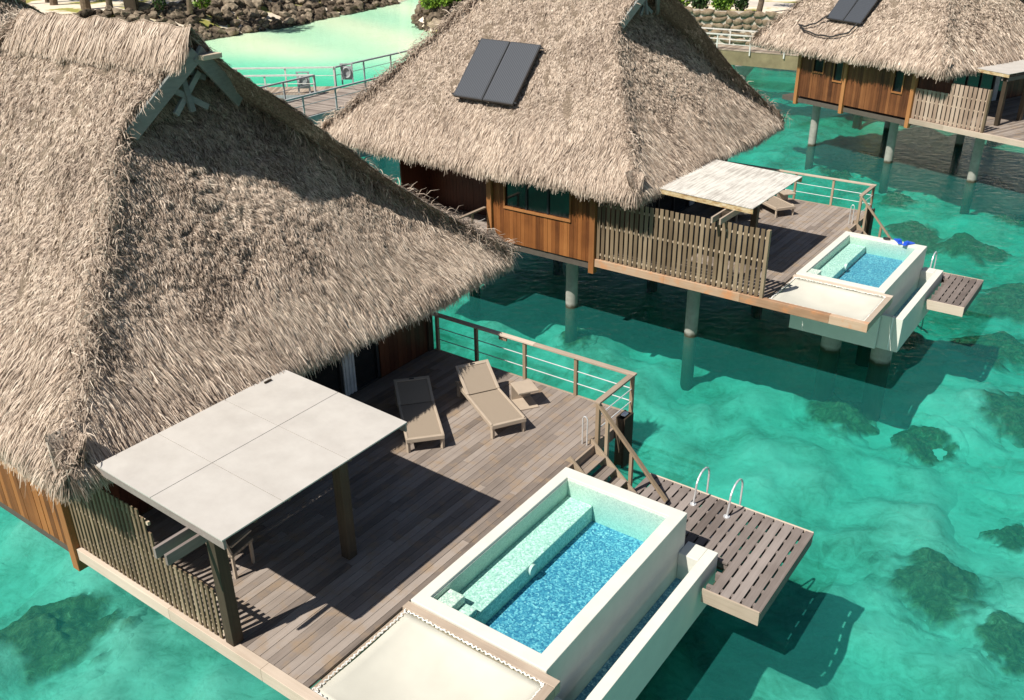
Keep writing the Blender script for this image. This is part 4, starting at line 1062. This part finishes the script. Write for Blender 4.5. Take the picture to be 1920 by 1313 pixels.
wk = thing('footbridge', 'grey boarded footbridge running up between the near and middle roofs', 'footbridge', W0, (-9, 46, 0))
a_, b_ = pn + sA * 1.65 - dA * 11, pn + sA * 1.65 + dA * 17
mb = MB(); planks(mb, a_, b_, 3.1, .12); part('deck_boards', mb, 'deck_wood_x', wk)
mb = MB()
for off in (0.06, 3.24): p, q = pn + sA * off - dA * 11, pn + sA * off + dA * 17; mb.beam((p.x, p.y, -.16), (q.x, q.y, -.16), .12, .5)
part('side_beam', mb, 'walk_rail', wk)
rail_run(wk, pn - dA * 11, pn + dA * 17, .1, 1.0, 2.15, 'walk_rail', below=.45)
rail_run(wk, pn + sA * 3.3 - dA * 11, (-9.75, 47.35), .1, 1.0, 2.1, 'walk_rail')
rail_run(wk, (-9.1, 49.6), Vector((-9.1, 49.6)) + dA * 11.5, .1, 1.0, 2.1, 'walk_rail')
mb = MB()
for k in range(5):
    p = pn + sA * 1.6 - dA * (9 - k * 6); mb.tube([(p.x - 1, p.y - .5, -4.3), (p.x - 1, p.y - .5, -.4)], .2, 14); mb.tube([(p.x + 1, p.y + .2, -4.3), (p.x + 1, p.y + .2, -.4)], .2, 14)
part('pile', mb, 'concrete', wk)
ws = thing('footbridge', 'pale side footbridge branching left towards the near roof', 'footbridge', W0, (-14, 48.5, 0))
mb = MB(); planks(mb, (-27, 48.5), (-8.9, 48.5), 1.9, .125); part('deck_boards', mb, 'rail_wood_y', ws)
rail_run(ws, (-27, 49.6), (-9.15, 49.6), .1, 1.0, 2.4, 'walk_rail_pale'); rail_run(ws, (-27, 47.4), (-9.8, 47.4), .1, 1.0, 2.4, 'walk_rail_pale')
mb = MB(); mb.box(-27, -9.4, 47.5, 47.7, -.3, .07); mb.box(-27, -9.4, 49.3, 49.5, -.3, .07); part('side_beam', mb, 'walk_rail', ws)
def ring_stand(x, y, lab):
    t = thing('life_ring_stand', lab, 'life ring stand', W0, (x, y, .1), 'life ring stands on the footbridge')
    mb = MB()
    for s in (-.28, .28): mb.box(x + s - .04, x + s + .04, y - .03, y + .03, .1, 1.12)
    mb.box(x - .34, x + .34, y - .04, y + .04, 1.121, 1.18); mb.box(x - .24, x + .24, y - .02, y + .0, .35, 1.05); part('frame', mb, 'walk_rail', t)
    mb = MB(); mb.tube([(x + .2 * math.cos(a), y - .06, .72 + .26 * math.sin(a)) for a in np.linspace(0, 6.28, 20)], .05, 8); part('life_ring', mb, 'walk_rail', t)
ring_stand(-8.55, 50.05, 'life ring stand on the far rail of the footbridge'); ring_stand(-10.4, 47.75, 'life ring stand where the pale side footbridge joins')

wb = thing('footbridge', 'pale concrete beamed footbridge in front of the boulder wall at upper right', 'footbridge', W0, (14, 61, 0))
A, B = Vector((-3.0, 71.8)), Vector((26.0, 52.2)); d = (B - A).normalized(); s = Vector((-d.y, d.x))
A2, B2 = A + s * .95, B + s * .95
mb = MB(); planks(mb, A2, B2, 2.0, .06, pw=.2); part('deck_boards', mb, 'rail_wood_y', wb)
mb = MB(); p, q = A + s * .1, B + s * .1; mb.beam((p.x, p.y, -.42), (q.x, q.y, -.42), .25, .85); p, q = A + s * 1.8, B + s * 1.8; mb.beam((p.x, p.y, -.42), (q.x, q.y, -.42), .25, .85); part('concrete_beam', mb, 'concrete_beam', wb)
rail_run(wb, A - s * .1, B - s * .1, .05, .95, 2.2, 'walk_rail_pale', rails=(.9, .62, .34), below=.25)
rail_run(wb, A + s * 2.05, B + s * 2.05, .05, .95, 2.2, 'walk_rail_pale', rails=(.9, .62, .34))
for k in range(5):
    p = A + d * (6.2 + k * 7.55) + s * .6; mb = MB(); mb.tube([(p.x, p.y, -4.5), (p.x, p.y, -1.45)], .26, 18)
    mb.add([(p.x + dx * w, p.y + dy * w, z) for z, w in ((-1.5, .28), (-.86, .62)) for dx, dy in ((-1, -1), (1, -1), (1, 1), (-1, 1))], [(3, 2, 1, 0), (4, 5, 6, 7), (0, 1, 5, 4), (1, 2, 6, 5), (2, 3, 7, 6), (3, 0, 4, 7)])
    part('pile', mb, 'concrete', wb)

# ------------------------------------------------------------------ vegetation
def leaves(mb, c, rad, m, sz, rng=random):
    for _ in range(m):
        while True:
            p = Vector((random.uniform(-1, 1), random.uniform(-1, 1), random.uniform(-1, 1)))
            if .25 < p.length < 1: break
        if noise.noise(p * 2.3 + Vector(c) * .7) < -.18: continue
        q = Vector((p.x * rad[0], p.y * rad[1], p.z * rad[2])) + Vector(c); n_ = Vector((random.gauss(0, 1), random.gauss(0, 1), random.gauss(.6, 1))).normalized()
        u = n_.orthogonal().normalized(); v = n_.cross(u); s = sz * random.uniform(.6, 1.3)
        mb.add([q - u * s, q - v * s * .5, q + u * s, q + v * s * .5], [(0, 1, 2, 3)], min(1, max(0, .5 + .35 * noise.noise(p * 3 + Vector(c)) + random.gauss(0, .2))))
def bush(x, y, z, rad, label, mat='leaf', m=900):
    t = thing('shrub', label, 'shrub', W0, (x, y, z), 'shrubs along the shore')
    mb = MB(); leaves(mb, (x, y, z + rad[2] * .8), rad, m, .16)
    for _ in range(4): leaves(mb, (x + random.uniform(-.6, .6) * rad[0], y + random.uniform(-.5, .5) * rad[1], z + rad[2] * random.uniform(.9, 1.5)), [r * .5 for r in rad], m // 5, .15)
    part('foliage', mb, mat, t)
    mb = MB()
    for _ in range(4): mb.tube([(x, y, z - .1), (x + random.uniform(-.5, .5), y + random.uniform(-.5, .5), z + rad[2])], .05, 6)
    part('stem', mb, 'bark', t)
def tree(x, y, lean, h, r, label, crown=True):
    t = thing('shore_tree', label, 'tree', W0, (x, y, 0), 'trees on the beach')
    mb = MB(); pts = [(x + lean * (k / 6) ** 1.3 + .12 * math.sin(k * 1.7), y + .1 * math.cos(k), -.3 + h * k / 6) for k in range(7)]
    mb.tube(pts, r, 12, rads=[r * (1.25 - .12 * k) for k in range(7)])
    top = Vector(pts[-1])
    for k in range(5): a = k * 1.3; mb.tube([top - Vector((0, 0, 1.0)), top + Vector((math.cos(a) * 1.3, math.sin(a) * 1.3, 1.0))], r * .35, 6)
    part('trunk', mb, 'bark', t)
    mb = MB()
    for k in range(7): a = k * .9; leaves(mb, tuple(top + Vector((math.cos(a) * 1.5, math.sin(a) * 1.5, .8 + (k % 3) * .6))), (1.5, 1.5, 1.0), 170, .28)
    part('crown', mb, 'leaf_dark', t)
for x, y, ln, r, lb in ((-45.6, 91.8, .5, .26, 'leftmost thin tree trunk on the beach'), (-42.3, 91.0, .4, .30, 'tree trunk with a flared foot on the beach, third dark trunk from the left edge'), (-37.7, 87.2, -1.0, .36, 'thick leaning grey trunk on the beach above the near ridge'),
    (-35.0, 85.8, -.8, .24, 'slim leaning trunk on the beach left of the brown post'), (-28.3, 86.6, .1, .2, 'straight slim trunk beside the green shrub above the rocks'), (-44.0, 93.5, .2, .2, 'slim trunk in the top left corner of the beach'),
    (20.3, 78.6, .6, .2, 'slender trunk on the pale sand right of the shrubs'), (-31, 95, .4, .28, 'tree set back on the beach behind the brown post'), (17.0, 88, .3, .3, 'tree set back behind the boulder wall')):
    tree(x, y, ln, 7 + random.random() * 2, r, lb)
for x, y, z, rad, lb, mt, m in ((-27.6, 88.4, .1, (.9, .8, .8), 'round green shrub on top of the long rock bank', 'leaf', 700), (-31.0, 87.0, .1, (.6, .6, .9), 'thin green shrub above the end of the near ridge', 'leaf_dark', 300),
    (-5.6, 90.3, -.3, (1.5, 1.1, .85), 'bright green creeper draped over the small rock headland', 'leaf', 1300), (-7.2, 90.6, -.5, (.9, .9, .7), 'green creeper on the left end of the small headland', 'leaf', 600),
    (12.0, 84.4, .1, (.9, .8, .6), 'low green shrub beside the middle roof gable', 'leaf', 500), (14.2, 81.3, .2, (1.1, .9, 1.0), 'tall green shrub on the boulder wall, second from the left', 'leaf', 1000),
    (15.9, 80.4, .2, (.8, .8, .8), 'dull green shrub between two brighter ones on the boulder wall', 'leaf_dark', 700), (17.5, 79.2, .2, (.95, .8, .85), 'bright green shrub near the right end of the boulder wall', 'leaf', 900),
    (19.0, 79.1, .2, (.6, .6, 1.3), 'dark upright shrub on the boulder wall at its right', 'leaf_dark', 800), (-21.5, 101.5, .1, (1.0, .8, .5), 'low shrub on top of the rocks in the middle of the bank', 'leaf', 300)):
    bush(x, y, z, rad, lb, mt, m)
mb = MB(); mb.box(-33.9, -32.7, 86.3, 86.8, 0, 2.4); mb.box(-33.0, -32.75, 86.1, 86.29, 0, 2.3); single('brown_hut', mb, 'dark_post', 'small brown wooden box on the beach between the trunks', 'hut', W0, (-33.3, 86.5, 0), bevel=.04)
mb = MB(); mb.prism([(-33, 93), (-18, 110), (-19.5, 112), (-35, 95)], .08, .16); o = mesh_obj('path', mb.v, mb.f, 'pale_pave'); o['kind'] = 'structure'
mb = MB(); mb.prism([(15, 86.5), (30, 77), (32, 79.5), (17, 89.5)], .10, .18); o = mesh_obj('path', mb.v, mb.f, 'pale_pave'); o['kind'] = 'structure'
